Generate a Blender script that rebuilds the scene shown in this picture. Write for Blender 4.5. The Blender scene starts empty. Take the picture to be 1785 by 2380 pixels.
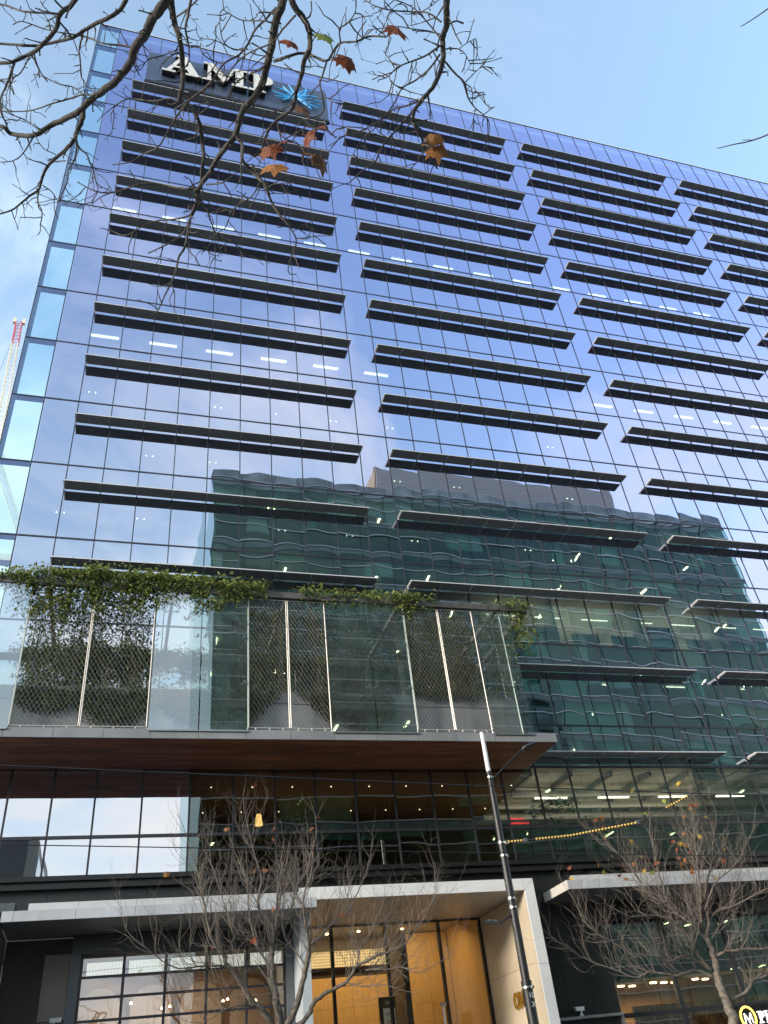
import bpy, bmesh, math, random
from mathutils import Vector, Matrix, noise
R_ = math.radians
sc = bpy.context.scene
col = sc.collection
rnd = random.Random(11)

# ------------------------------------------------------------------ camera
CAM = Vector((5.022344, -29.613537, 1.6))
RX = Vector((0.956909, -0.272586, -0.100107)); UX = Vector((-0.086633, -0.597018, 0.797536)); FX = Vector((0.277163, 0.754497, 0.594907))
cd = bpy.data.cameras.new('camera'); cam = bpy.data.objects.new('camera', cd); col.objects.link(cam)
m = Matrix.Identity(4)
for i in range(3):
    m[i][0] = RX[i]; m[i][1] = UX[i]; m[i][2] = -FX[i]; m[i][3] = CAM[i]
cam.matrix_world = m
cd.sensor_fit = 'VERTICAL'; cd.sensor_height = 36; cd.sensor_width = 27; cd.lens = 28.687
cd.clip_start = 0.05; cd.clip_end = 3000
sc.camera = cam

# ------------------------------------------------------------------ world, sun, exposure
SUN_EL, SUN_AZ = 15.0, -112.0         # azimuth from +Y towards +X: low, slanting along the street
w = bpy.data.worlds.new('World'); sc.world = w; w.use_nodes = True
nt = w.node_tree; nt.nodes.clear()
def N(t, ty, **k):
    n = t.nodes.new(ty)
    for a, b in k.items(): setattr(n, a, b)
    return n
out = N(nt, 'ShaderNodeOutputWorld'); bg = N(nt, 'ShaderNodeBackground'); bg.inputs[1].default_value = 0.15
sky = N(nt, 'ShaderNodeTexSky', sky_type='NISHITA', sun_disc=False)
sky.sun_elevation = R_(SUN_EL); sky.sun_rotation = R_(-SUN_AZ); sky.air_density = 1.0; sky.dust_density = 0.6; sky.ozone_density = 2.2
tc = N(nt, 'ShaderNodeTexCoord'); sep = N(nt, 'ShaderNodeSeparateXYZ'); nt.links.new(tc.outputs['Generated'], sep.inputs[0])
mz = N(nt, 'ShaderNodeMath', operation='MAXIMUM'); mz.inputs[1].default_value = 0.06; nt.links.new(sep.outputs[2], mz.inputs[0])
dv = N(nt, 'ShaderNodeVectorMath', operation='DIVIDE'); cmb = N(nt, 'ShaderNodeCombineXYZ')
for i in range(3): nt.links.new(mz.outputs[0], cmb.inputs[i])
nt.links.new(tc.outputs['Generated'], dv.inputs[0]); nt.links.new(cmb.outputs[0], dv.inputs[1])
n1 = N(nt, 'ShaderNodeTexNoise'); n1.inputs['Scale'].default_value = 1.7; n1.inputs['Detail'].default_value = 7; n1.inputs['Roughness'].default_value = 0.6
n1.inputs['Distortion'].default_value = 0.5
nt.links.new(dv.outputs[0], n1.inputs['Vector'])
# cloud cover rises towards the horizon and towards the west
cov = N(nt, 'ShaderNodeMapRange'); cov.inputs[1].default_value = 0.20; cov.inputs[2].default_value = 0.80
cov.inputs[3].default_value = 0.44; cov.inputs[4].default_value = -0.02; nt.links.new(sep.outputs[2], cov.inputs[0])
wst = N(nt, 'ShaderNodeMath', operation='MULTIPLY_ADD'); wst.inputs[1].default_value = -0.10; nt.links.new(sep.outputs[0], wst.inputs[0]); nt.links.new(cov.outputs[0], wst.inputs[2])
ad = N(nt, 'ShaderNodeMath', operation='ADD'); nt.links.new(n1.outputs['Fac'], ad.inputs[0]); nt.links.new(wst.outputs[0], ad.inputs[1])
cr = N(nt, 'ShaderNodeMapRange', interpolation_type='SMOOTHSTEP'); cr.inputs[1].default_value = 0.46; cr.inputs[2].default_value = 0.86
cr.inputs[3].default_value = 0.17; cr.inputs[4].default_value = 0.92; nt.links.new(ad.outputs[0], cr.inputs[0])
# cloud colour: grey-white with a pink cast, broken by a second noise
n2 = N(nt, 'ShaderNodeTexNoise'); n2.inputs['Scale'].default_value = 1.1; n2.inputs['Detail'].default_value = 4; nt.links.new(dv.outputs[0], n2.inputs['Vector'])
cc = N(nt, 'ShaderNodeValToRGB'); cc.color_ramp.elements[0].position = 0.35; cc.color_ramp.elements[1].position = 0.68
cc.color_ramp.elements[0].color = (0.86, 0.86, 0.98, 1); cc.color_ramp.elements[1].color = (1.12, 0.94, 0.92, 1)
nt.links.new(n2.outputs['Fac'], cc.inputs[0])
cs = N(nt, 'ShaderNodeVectorMath', operation='SCALE'); cs.inputs[3].default_value = 3.5; nt.links.new(cc.outputs[0], cs.inputs[0])
mix = N(nt, 'ShaderNodeMix', data_type='RGBA'); nt.links.new(cr.outputs[0], mix.inputs['Factor']); nt.links.new(sky.outputs[0], mix.inputs['A']); nt.links.new(cs.outputs[0], mix.inputs['B'])
wb = N(nt, 'ShaderNodeVectorMath', operation='MULTIPLY'); wb.inputs[1].default_value = (0.86, 1.02, 1.0); nt.links.new(mix.outputs['Result'], wb.inputs[0]); nt.links.new(wb.outputs[0], bg.inputs[0]); nt.links.new(bg.outputs[0], out.inputs[0])

sl = bpy.data.lights.new('sun', 'SUN'); sl.energy = 1.5; sl.angle = R_(10); sl.color = (1.0, 0.89, 0.75)
so = bpy.data.objects.new('sun', sl); col.objects.link(so)
sd = Vector((math.sin(R_(SUN_AZ)) * math.cos(R_(SUN_EL)), math.cos(R_(SUN_AZ)) * math.cos(R_(SUN_EL)), math.sin(R_(SUN_EL))))
so.rotation_euler = sd.to_track_quat('Z', 'Y').to_euler(); so.location = (-60, -40, 60)
sc.view_settings.view_transform = 'Standard'; sc.view_settings.look = 'None'
sc.view_settings.exposure = 1.65; sc.view_settings.gamma = 1; sc.view_settings.use_curve_mapping = False
sc.render.engine = 'CYCLES'
cy = sc.cycles; cy.max_bounces = 8; cy.diffuse_bounces = 2; cy.glossy_bounces = 5; cy.transmission_bounces = 4; cy.transparent_max_bounces = 24
cy.use_denoising = True; cy.caustics_reflective = False; cy.caustics_refractive = False; cy.sample_clamp_indirect = 4.0

# ------------------------------------------------------------------ helpers
def tag(o, label=None, cat=None, group=None, kind=None):
    if label: o['label'] = label
    if cat: o['category'] = cat
    if group: o['group'] = group
    if kind: o['kind'] = kind
    return o
def empty(name, loc, label, cat, group=None, rz=0):
    o = bpy.data.objects.new(name, None); col.objects.link(o); o.location = loc; o.rotation_euler = (0, 0, rz)
    o.empty_display_size = 0.2
    return tag(o, label, cat, group)
class MB:
    def __init__(s): s.v = []; s.f = []; s.m = []; s.cur = 0
    def add(s, vs, fs):
        b = len(s.v); s.v += [tuple(p) for p in vs]; s.f += [tuple(i + b for i in f) for f in fs]; s.m += [s.cur] * len(fs); return s
    def box(s, x0, x1, y0, y1, z0, z1):
        return s.add([(x0,y0,z0),(x1,y0,z0),(x1,y1,z0),(x0,y1,z0),(x0,y0,z1),(x1,y0,z1),(x1,y1,z1),(x0,y1,z1)],
                     [(0,3,2,1),(4,5,6,7),(0,1,5,4),(1,2,6,5),(2,3,7,6),(3,0,4,7)])
    def quad(s, a, b, c, d): return s.add([a, b, c, d], [(0, 1, 2, 3)])
    def bar(s, a, b, r, n=4, r2=None): return s.tube([a, b], [r, r if r2 is None else r2], n)
    def tube(s, pts, rad, n=6, cap=True):
        pts = [Vector(p) for p in pts]; k = len(pts); base = len(s.v); T = None; U = None
        for i, p in enumerate(pts):
            t = (pts[min(i+1, k-1)] - pts[max(i-1, 0)])
            t = t.normalized() if t.length > 1e-9 else Vector((0, 0, 1))
            if U is None:
                U = t.orthogonal().normalized()
            else:
                U = U - t * U.dot(t)
                U = U.normalized() if U.length > 1e-6 else t.orthogonal().normalized()
            V = t.cross(U); r = rad[i] if hasattr(rad, '__len__') else rad
            for j in range(n):
                a = 2 * math.pi * (j + .5) / n
                s.v.append(tuple(p + U * (r * math.cos(a)) + V * (r * math.sin(a))))
        nf = 0
        for i in range(k - 1):
            for j in range(n):
                a = base + i * n + j; b = base + i * n + (j + 1) % n
                s.f.append((a, b, b + n, a + n)); nf += 1
        if cap:
            s.f.append(tuple(base + j for j in reversed(range(n)))); s.f.append(tuple(base + (k - 1) * n + j for j in range(n))); nf += 2
        s.m += [s.cur] * nf
        return s
    def prism(s, poly, fn, d0, d1):
        """poly: 2-D outline, fn(u, v, d) -> point"""
        n = len(poly); vs = [fn(u, v, d0) for u, v in poly] + [fn(u, v, d1) for u, v in poly]
        fs = [tuple(range(n)), tuple(reversed(range(n, 2 * n)))] + [(i, i + n, (i + 1) % n + n, (i + 1) % n) for i in range(n)]
        return s.add(vs, fs)
    def mesh(s, name, mats, smooth=False, fixn=False):
        me = bpy.data.meshes.new(name); me.from_pydata(s.v, [], s.f)
        for mm in (mats if isinstance(mats, (list, tuple)) else [mats]): me.materials.append(mm)
        if any(s.m): me.polygons.foreach_set('material_index', s.m)
        if smooth: me.polygons.foreach_set('use_smooth', [True] * len(me.polygons))
        if fixn:
            b = bmesh.new(); b.from_mesh(me); bmesh.ops.recalc_face_normals(b, faces=b.faces); b.to_mesh(me); b.free()
        me.update(); return me
    def build(s, name, mats, parent=None, loc=None, smooth=False, fixn=False, kind=None):
        return put(name, s.mesh(name, mats, smooth, fixn), parent, loc, kind)
def put(name, me, parent=None, loc=None, kind=None):
    o = bpy.data.objects.new(name, me); col.objects.link(o)
    if parent is not None: o.parent = parent
    if loc is not None: o.location = loc
    if kind: o['kind'] = kind
    return o
def box(name, mat, parent, x0, x1, y0, y1, z0, z1): return MB().box(x0, x1, y0, y1, z0, z1).build(name, mat, parent)
def rel(parent):           # children use world coordinates under an empty that stands at its base
    return parent.location
def W(parent):             # shift helper: object placed so that its mesh is in world coordinates
    return (-parent.location.x, -parent.location.y, -parent.location.z)
def bw(name, mb, mat, parent, **k):
    return mb.build(name, mat, parent, loc=W(parent) if parent.parent is None else None, **k)
def wbox(name, mat, parent, x0, x1, y0, y1, z0, z1):
    return bw(name, MB().box(x0, x1, y0, y1, z0, z1), mat, parent)

def ray(x, y): return RX * ((x - 892.5) / 1896.558) - UX * ((y - 1190) / 1896.558) + FX
def onY(x, y, Y): d = ray(x, y); return CAM + d * ((Y - CAM.y) / d.y)
def atD(x, y, dist): return CAM + ray(x, y) * dist

# ------------------------------------------------------------------ materials
def mat(name, base, rough=0.6, metal=0.0, spec=0.5, var=0.0, scale=3.0, bump=0.0, bscale=40.0, emit=None, es=0, detail=4, stretch=None):
    m = bpy.data.materials.new(name); m.use_nodes = True; t = m.node_tree; b = t.nodes['Principled BSDF']
    b.inputs['Base Color'].default_value = (*base, 1); b.inputs['Roughness'].default_value = rough; b.inputs['Metallic'].default_value = metal
    b.inputs['Specular IOR Level'].default_value = spec
    if emit: b.inputs['Emission Color'].default_value = (*emit, 1); b.inputs['Emission Strength'].default_value = es
    if var or bump:
        g = N(t, 'ShaderNodeNewGeometry'); vec = g.outputs['Position']
        if stretch:
            vm = N(t, 'ShaderNodeVectorMath', operation='MULTIPLY'); vm.inputs[1].default_value = stretch
            t.links.new(vec, vm.inputs[0]); vec = vm.outputs[0]
    if var:
        n = N(t, 'ShaderNodeTexNoise'); n.inputs['Scale'].default_value = scale; n.inputs['Detail'].default_value = detail
        t.links.new(vec, n.inputs['Vector'])
        r = N(t, 'ShaderNodeValToRGB'); r.color_ramp.elements[0].position = .3; r.color_ramp.elements[1].position = .7
        r.color_ramp.elements[0].color = (*[c * (1 - var) for c in base], 1); r.color_ramp.elements[1].color = (*[min(1, c * (1 + var)) for c in base], 1)
        oi = N(t, 'ShaderNodeObjectInfo'); hs = N(t, 'ShaderNodeHueSaturation'); mr = N(t, 'ShaderNodeMapRange')
        mr.inputs[3].default_value = 1 - var * .5; mr.inputs[4].default_value = 1 + var * .5
        t.links.new(oi.outputs['Random'], mr.inputs[0]); t.links.new(mr.outputs[0], hs.inputs['Value'])
        t.links.new(n.outputs['Fac'], r.inputs[0]); t.links.new(r.outputs[0], hs.inputs['Color']); t.links.new(hs.outputs[0], b.inputs['Base Color'])
        rr = N(t, 'ShaderNodeMapRange'); rr.inputs[3].default_value = max(0.02, rough - .08); rr.inputs[4].default_value = min(1, rough + .08)
        t.links.new(n.outputs['Fac'], rr.inputs[0]); t.links.new(rr.outputs[0], b.inputs['Roughness'])
    if bump:
        n = N(t, 'ShaderNodeTexNoise'); n.inputs['Scale'].default_value = bscale; n.inputs['Detail'].default_value = 3; t.links.new(vec, n.inputs['Vector'])
        bp = N(t, 'ShaderNodeBump'); bp.inputs['Strength'].default_value = bump; bp.inputs['Distance'].default_value = .02
        t.links.new(n.outputs['Fac'], bp.inputs['Height']); t.links.new(bp.outputs[0], b.inputs['Normal'])
    return m
def emis(name, c, s):
    m = bpy.data.materials.new(name); m.use_nodes = True; t = m.node_tree; t.nodes.clear()
    e = N(t, 'ShaderNodeEmission'); e.inputs[0].default_value = (*c, 1); e.inputs[1].default_value = s
    o = N(t, 'ShaderNodeOutputMaterial'); t.links.new(e.outputs[0], o.inputs[0]); return m
def glass(name, trans, refl, f0, f1, wave=0.0, pillow=0.0, rough=0.0, wscale=0.55, dirt=None, refl1=None):
    """coated pane: mirror reflection tinted by the coating over tinted see-through; slight roller waves and pillowing"""
    m = bpy.data.materials.new(name); m.use_nodes = True; t = m.node_tree; t.nodes.clear()
    o = N(t, 'ShaderNodeOutputMaterial'); mx = N(t, 'ShaderNodeMixShader'); tr = N(t, 'ShaderNodeBsdfTransparent'); gl = N(t, 'ShaderNodeBsdfGlossy')
    tr.inputs[0].default_value = (*trans, 1); gl.inputs['Color'].default_value = (*refl, 1); gl.inputs['Roughness'].default_value = rough
    lw = N(t, 'ShaderNodeLayerWeight'); lw.inputs['Blend'].default_value = 0.5
    mr = N(t, 'ShaderNodeMapRange'); mr.inputs[3].default_value = f0; mr.inputs[4].default_value = f1
    pw = N(t, 'ShaderNodeMath', operation='POWER'); pw.inputs[1].default_value = 2.0
    t.links.new(lw.outputs['Facing'], pw.inputs[0]); t.links.new(pw.outputs[0], mr.inputs[0])
    if refl1:                      # interference coating: the tint shifts with the angle of view
        cm = N(t, 'ShaderNodeMix', data_type='RGBA'); cm.inputs['A'].default_value = (*refl, 1); cm.inputs['B'].default_value = (*refl1, 1)
        cf = N(t, 'ShaderNodeMapRange'); cf.inputs[1].default_value = .12; cf.inputs[2].default_value = .55
        t.links.new(lw.outputs['Facing'], cf.inputs[0]); t.links.new(cf.outputs[0], cm.inputs['Factor']); t.links.new(cm.outputs['Result'], gl.inputs['Color'])
    g = N(t, 'ShaderNodeNewGeometry'); inv = N(t, 'ShaderNodeMath', operation='SUBTRACT'); inv.inputs[0].default_value = 1; t.links.new(g.outputs['Backfacing'], inv.inputs[1])
    fm = N(t, 'ShaderNodeMath', operation='MULTIPLY'); t.links.new(mr.outputs[0], fm.inputs[0]); t.links.new(inv.outputs[0], fm.inputs[1])
    t.links.new(fm.outputs[0], mx.inputs[0])
    # the back face of the thin box lets light straight through untinted
    tm = N(t, 'ShaderNodeMix', data_type='RGBA'); tm.inputs['A'].default_value = (*trans, 1); tm.inputs['B'].default_value = (1, 1, 1, 1)
    t.links.new(g.outputs['Backfacing'], tm.inputs['Factor']); t.links.new(tm.outputs['Result'], tr.inputs[0])
    if wave or pillow:
        tcn = N(t, 'ShaderNodeTexCoord'); h = None
        n = N(t, 'ShaderNodeTexNoise'); n.inputs['Scale'].default_value = wscale; n.inputs['Detail'].default_value = 1.0
        oi = N(t, 'ShaderNodeObjectInfo'); of = N(t, 'ShaderNodeVectorMath', operation='MULTIPLY_ADD'); of.inputs[0].default_value = (7.3, 3.1, 5.7)
        t.links.new(oi.outputs['Random'], of.inputs[1]); t.links.new(g.outputs['Position'], of.inputs[2])
        t.links.new(of.outputs[0], n.inputs['Vector'])
        hm = N(t, 'ShaderNodeMath', operation='MULTIPLY'); hm.inputs[1].default_value = wave; t.links.new(n.outputs['Fac'], hm.inputs[0]); h = hm.outputs[0]
        if pillow:
            sp = N(t, 'ShaderNodeSeparateXYZ'); t.links.new(tcn.outputs['Object'], sp.inputs[0])
            q = []
            for i, half in ((0, .75), (2, 1.95)):
                a = N(t, 'ShaderNodeMath', operation='DIVIDE'); a.inputs[1].default_value = half; t.links.new(sp.outputs[i], a.inputs[0])
                b = N(t, 'ShaderNodeMath', operation='MULTIPLY'); t.links.new(a.outputs[0], b.inputs[0]); t.links.new(a.outputs[0], b.inputs[1])
                c = N(t, 'ShaderNodeMath', operation='SUBTRACT'); c.inputs[0].default_value = 1; t.links.new(b.outputs[0], c.inputs[1]); q.append(c)
            pm = N(t, 'ShaderNodeMath', operation='MULTIPLY'); t.links.new(q[0].outputs[0], pm.inputs[0]); t.links.new(q[1].outputs[0], pm.inputs[1])
            ma = N(t, 'ShaderNodeMath', operation='MULTIPLY_ADD'); ma.inputs[1].default_value = pillow; t.links.new(pm.outputs[0], ma.inputs[0]); t.links.new(h, ma.inputs[2]); h = ma.outputs[0]
        bp = N(t, 'ShaderNodeBump'); bp.inputs['Strength'].default_value = 1; bp.inputs['Distance'].default_value = 1
        t.links.new(h, bp.inputs['Height']); t.links.new(bp.outputs[0], gl.inputs['Normal'])
    t.links.new(tr.outputs[0], mx.inputs[1]); t.links.new(gl.outputs[0], mx.inputs[2])
    last = mx
    if dirt:                       # thin film of dust that scatters a little daylight
        df = N(t, 'ShaderNodeBsdfDiffuse'); df.inputs[0].default_value = (*dirt[0], 1); m2 = N(t, 'ShaderNodeMixShader')
        dn = N(t, 'ShaderNodeTexNoise'); dn.inputs['Scale'].default_value = 1.3; dn.inputs['Detail'].default_value = 6; t.links.new(g.outputs['Position'], dn.inputs['Vector'])
        dm = N(t, 'ShaderNodeMapRange'); dm.inputs[1].default_value = .3; dm.inputs[2].default_value = .75; dm.inputs[3].default_value = dirt[1] * .3; dm.inputs[4].default_value = dirt[1]
        t.links.new(dn.outputs['Fac'], dm.inputs[0]); t.links.new(dm.outputs[0], m2.inputs[0]); t.links.new(mx.outputs[0], m2.inputs[1]); t.links.new(df.outputs[0], m2.inputs[2]); last = m2
    t.links.new(last.outputs[0], o.inputs[0])
    return m

G_TOWER = glass('coated_blue_glass', (.42, .55, .48), (.90, .93, 1.0), .58, 1.0, wave=.010, pillow=.0022, wscale=.42, refl1=(.68, .67, 1.0))
G_FIELD = glass('coated_blue_glass_field', (.42, .55, .48), (.90, .93, 1.0), .58, 1.0, wave=.009, wscale=.42, refl1=(.68, .67, 1.0))
G_FIN = glass('fin_glass', (.68, .92, .88), (.62, .68, 1.0), .24, .66)
G_POD = glass('podium_glass', (.45, .50, .46), (.93, .90, .92), .62, 1.0, wave=.006)
G_POD2 = glass('podium_glass_clear', (.62, .62, .52), (.75, .82, .80), .22, .8, wave=.008, wscale=.42)
G_RAIL = glass('screen_glass', (.80, .88, .85), (.88, .93, .95), .24, .85, dirt=((.55, .60, .62), .05))
G_SHOP = glass('shop_glass', (.80, .80, .76), (.9, .92, .95), .22, .8, wave=.004)
G_DOOR = glass('lobby_glass', (.95, .93, .86), (.9, .9, .9), .07, .6)
G_OPP = glass('green_glass', (.48, .70, .60), (.50, .80, .68), .09, .5, wave=.005)
M_FRAME = mat('dark_mullion', (.045, .045, .056), .38, .3)
M_SHADE = mat('shade_panel_grey', (.36, .37, .38), .5, .0, var=.08, scale=1.2)
M_ALU = mat('pale_aluminium', (.70, .71, .72), .4, .1)
M_ALUW = mat('cream_aluminium', (.70, .66, .60), .45, .2)
M_STEEL = mat('galvanised_steel', (.40, .41, .42), .38, .8, var=.12, scale=6)
M_SLAB = mat('concrete_slab', (.30, .30, .29), .8)
M_CEIL = mat('office_ceiling', (.55, .53, .48), .8)
M_CORE = mat('core_wall', (.16, .17, .18), .8, var=.3, scale=.25)
M_BLK = mat('black_cladding', (.020, .021, .023), .35, .0, var=.25, scale=.8)
M_BLKM = mat('black_moulding', (.012, .012, .013), .4)
M_TIMBER = mat('timber_soffit', (.23, .074, .036), .5, var=.65, scale=2.2, stretch=(.35, 9, 9), detail=5)
M_FASC = mat('grey_fascia', (.26, .27, .28), .5, .1, var=.14, scale=1.1, detail=6)
M_RAIL = mat('weathered_beam', (.11, .105, .10), .6, .2, var=.4, scale=2.5, detail=6)
M_PLANT = mat('planter_grey', (.22, .23, .24), .55, var=.12, scale=1.5)
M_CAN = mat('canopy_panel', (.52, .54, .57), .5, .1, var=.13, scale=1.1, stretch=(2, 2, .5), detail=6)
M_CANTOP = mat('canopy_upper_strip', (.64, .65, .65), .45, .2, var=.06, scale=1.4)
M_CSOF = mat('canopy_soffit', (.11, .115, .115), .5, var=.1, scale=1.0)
M_WHITE = mat('white_portal_panel', (.86, .87, .87), .42, .1, var=.04, scale=1.3, detail=6)
M_PSOF = mat('portal_soffit', (.42, .39, .34), .42, .1, var=.06, scale=1)
M_BEIGE = mat('beige_wall_panel', (.56, .48, .36), .5, var=.06, scale=1.5)
M_MAPLE = mat('maple_panel', (.53, .32, .115), .42, var=.16, scale=2.5, stretch=(6, 6, .5), detail=5)
M_DKBR = mat('dark_brown_panel', (.10, .065, .035), .4, var=.2, scale=2)
M_PIER = mat('pier_grey', (.11, .125, .14), .45, .2, var=.15, scale=.9)
M_RIB = mat('ribbed_brown_wall', (.085, .075, .062), .6, var=.1, scale=2)
M_TAUPE = mat('taupe_panel', (.30, .26, .21), .45, var=.12, scale=.9)
M_POLE = mat('black_pole_paint', (.016, .017, .020), .46, .1, spec=.6, var=.2, scale=5)
M_POLEW = mat('white_pole_paint', (.80, .82, .85), .4)
M_BAND = mat('steel_band', (.62, .62, .60), .3, .9)
M_WIRE = mat('cable', (.035, .035, .04), .5, .3)
M_TIGY = mat('tiger_yellow', (.78, .52, .10), .5)
M_TIGK = mat('tiger_black', (.02, .02, .02), .5)
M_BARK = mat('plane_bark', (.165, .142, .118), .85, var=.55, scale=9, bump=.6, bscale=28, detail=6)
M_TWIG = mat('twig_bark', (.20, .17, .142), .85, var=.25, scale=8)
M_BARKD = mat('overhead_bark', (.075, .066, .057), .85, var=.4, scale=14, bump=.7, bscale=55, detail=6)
M_GOLD = mat('gold_letters', (.55, .38, .08), .25, .9)
M_LETW = mat('sign_white', (.64, .63, .59), .5)
M_NAVY = mat('sign_navy', (.055, .075, .13), .4, .1, var=.12, scale=.8)
M_CYAN = mat('logo_blue', (.06, .36, .72), .4, emit=(.05, .38, .8), es=.06)
M_ROAD = mat('asphalt', (.05, .05, .052), .85, var=.2, scale=2, bump=.3, bscale=90)
M_PAVE = mat('bluestone_paving', (.24, .245, .25), .7, var=.2, scale=1.5)
M_KERB = mat('bluestone_kerb', (.16, .165, .17), .7, var=.2, scale=3)
M_PAINT = mat('road_paint', (.78, .78, .75), .6, var=.1, scale=6)
E_TUBE = emis('office_light', (1.0, .93, .78), 1.6)
E_DOT = emis('downlight', (1.0, .93, .80), 4.0)
E_DOT2 = emis('warm_downlight', (1.0, .85, .62), 1.5)
E_OPP = emis('strip_light_green', (1.0, .86, .50), 6.0)
E_WARM = emis('warm_light', (1.0, .72, .38), 6.0)

# ------------------------------------------------------------------ ground
def struct(name, mb, mt): return mb.build(name, mt, None, kind='structure')
struct('ground', MB().box(-700, 700, -700, 700, -1.0, -.16), M_ROAD)
struct('road', MB().box(-300, 300, -23.5, -7.0, -.155, -.12), M_ROAD)
pv = struct('pavement', MB().box(-300, 300, -6.85, 30, -.155, 0), M_PAVE)
pv2 = struct('pavement', MB().box(-300, 300, -36.0, -23.65, -.155, 0), M_PAVE)
k1 = struct('kerb', MB().box(-300, 300, -7.0, -6.852, -.155, .004), M_KERB)
k2 = struct('kerb', MB().box(-300, 300, -23.648, -23.5, -.155, .004), M_KERB)
rm = MB()
for i in range(-20, 24): rm.box(i * 6, i * 6 + 3, -15.3, -15.18, -.118, -.114)
rm.box(-150, 150, -10.1, -9.98, -.118, -.114); rm.box(-150, 150, -20.5, -20.38, -.118, -.114)
rm.build('road_marking', M_PAINT, None, kind='structure')

# ------------------------------------------------------------------ office tower
L0, H = 64.9363, 3.89719
def L(i): return L0 - H * i if i < 14 else 10.10
TOP = 68.15; MOD = 1.5; XR = 64.5
tower = empty('office_tower', (0, 0, 0), 'tall blue mirror glass office block with rows of dark sunshades, facing the street', 'office building')
NX = int(XR / MOD)
rows = [(TOP, L(0))] + [(L(i), L(i + 1)) for i in range(12)] + [(L(12), 12.46 + 0)]
rows[-1] = (L(12), L(13)); rows.append((L(13), 12.46))
# panes: one object for each that shows large, the rest joined
cells = []
for ri, (zt, zb) in enumerate(rows):
    for j in range(NX):
        x0, x1 = j * MOD, (j + 1) * MOD
        c = Vector(((x0 + x1) / 2, 0, (zt + zb) / 2)); d = c - CAM; z = d.dot(FX)
        u = d.dot(RX) / z; v = d.dot(UX) / z
        vis = abs(u) < .50 and abs(v) < .66
        area = (x1 - x0) * (zt - zb) * abs(d.normalized().y) / d.length_squared
        cells.append((vis, area, x0, x1, zb, zt))
# right of the garden gallery the lower rows carry on down to the podium ledge
for j in range(14, NX):
    x0, x1 = j * MOD, (j + 1) * MOD
    for zt, zb in ((12.46, 10.10), (10.10, 8.87)):
        c = Vector(((x0 + x1) / 2, 0, (zt + zb) / 2)); d = c - CAM; z = d.dot(FX); u = d.dot(RX) / z
        cells.append((abs(u) < .5, (x1 - x0) * (zt - zb) * abs(d.normalized().y) / d.length_squared, x0, x1, zb, zt))
cells.sort(key=lambda c: (not c[0], -c[1]))
pcache = {}
rest = MB()
g = .022
for i, (vis, ar, x0, x1, zb, zt) in enumerate(cells):
    w_, h_ = x1 - x0 - 2 * g, zt - zb - 2 * g
    clear = zt < 13.5
    if i < 262 or clear and vis:
        key = (round(w_, 3), round(h_, 3), clear)
        if key not in pcache:
            pcache[key] = MB().box(-w_/2, w_/2, -.012, .012, -h_/2, h_/2).mesh('pane', G_POD2 if clear else G_TOWER)
        put('pane', pcache[key], tower, ((x0 + x1) / 2, 0, (zt + zb) / 2)).rotation_euler = (rnd.gauss(0, .0012), 0, rnd.gauss(0, .0012))
    else:
        rest.box(x0 + g, x1 - g, -.012, .012, zb + g, zt - g)
rest.build('pane_field', G_FIELD, tower, kind='stuff')
# corner screen of clear glass past the building's corner
fin = MB()
for ri, (zt, zb) in enumerate(rows):
    put('corner_pane', MB().box(-1.37, -.03, -.012, .012, zb + .03, zt - .03).mesh('corner_pane', G_FIN), tower)
    MB().box(-1.35, -.05, .02, .30, zt - .07, zt - .035).build('corner_shelf', M_PIER, tower)
    MB().box(-1.37, -1.20, .02, .05, zb + .04, zt - .08).build('corner_post', M_PIER, tower)
# mullions and transoms, slightly proud
def vmull(x, z0, z1, wd=.021): MB().box(x - wd, x + wd, -.036, .06, z0, z1).build('mullion', M_FRAME, tower)
vmull(-1.40, 12.46, TOP, .018)
for j in range(NX + 1): vmull(j * MOD, 12.46 if j < 14 else 8.87, TOP)
for i in range(14):
    MB().box(-1.37, XR, -.030, .05, L(i) - .036, L(i) + .036).build('transom', M_FRAME, tower)
MB().box(-1.43, XR, -.06, .3, TOP + .001, TOP + .07).build('parapet_cap', M_ALU, tower)
# floors, ceilings and core
for i in range(14):
    MB().box(.06, XR, .10, 12, L(i) - .80, L(i) - .02).build('floor_slab', M_SLAB if i not in (11, 12) else M_CEIL, tower)
MB().box(.06, XR, 12.02, 30, 0, 66.5).build('core', M_CORE, tower)
MB().box(.03, .055, .10, 12, 10, 67).build('side_wall', M_CORE, tower)
MB().box(.06, XR, .10, 12, 66.8, 67.2).build('roof_slab', M_SLAB, tower)
for i in range(1, 13):                                    # columns behind the glass
    c = MB()
    for k in range(8): c.box(2.6 + k * 9, 3.2 + k * 9, 2.6, 3.2, L(i + 1), L(i) - .82)
    c.build('column_row', M_SLAB, tower)
def strip(x0, x1, y, z, m_=E_TUBE, wd=.075): return MB().box(x0, x1, y - wd, y + wd, z - .05, z - .005).build('ceiling_light', m_, tower)
for k in range(15): strip(1.27 + 3.03 * k, 2.72 + 3.03 * k, 1.95, L(4) - .80)
for k in range(6): strip(1.27 + 3.05 * k, 2.72 + 3.05 * k, 2.05, L(7) - .80)
for k in range(9): strip(31.7 + 3.05 * k, 33.1 + 3.05 * k, 2.05, L(7) - .80)
for i in (8, 9, 10):
    for k in range(9):
        x = 1.3 + 3.3 * k + rnd.uniform(-.3, .3)
        if rnd.random() < .45: continue
        for dx in (0, .32): MB().box(x + dx, x + dx + .035, 2.4, 2.435, L(i) - .84, L(i) - .805).build('downlight', E_DOT, tower)
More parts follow.
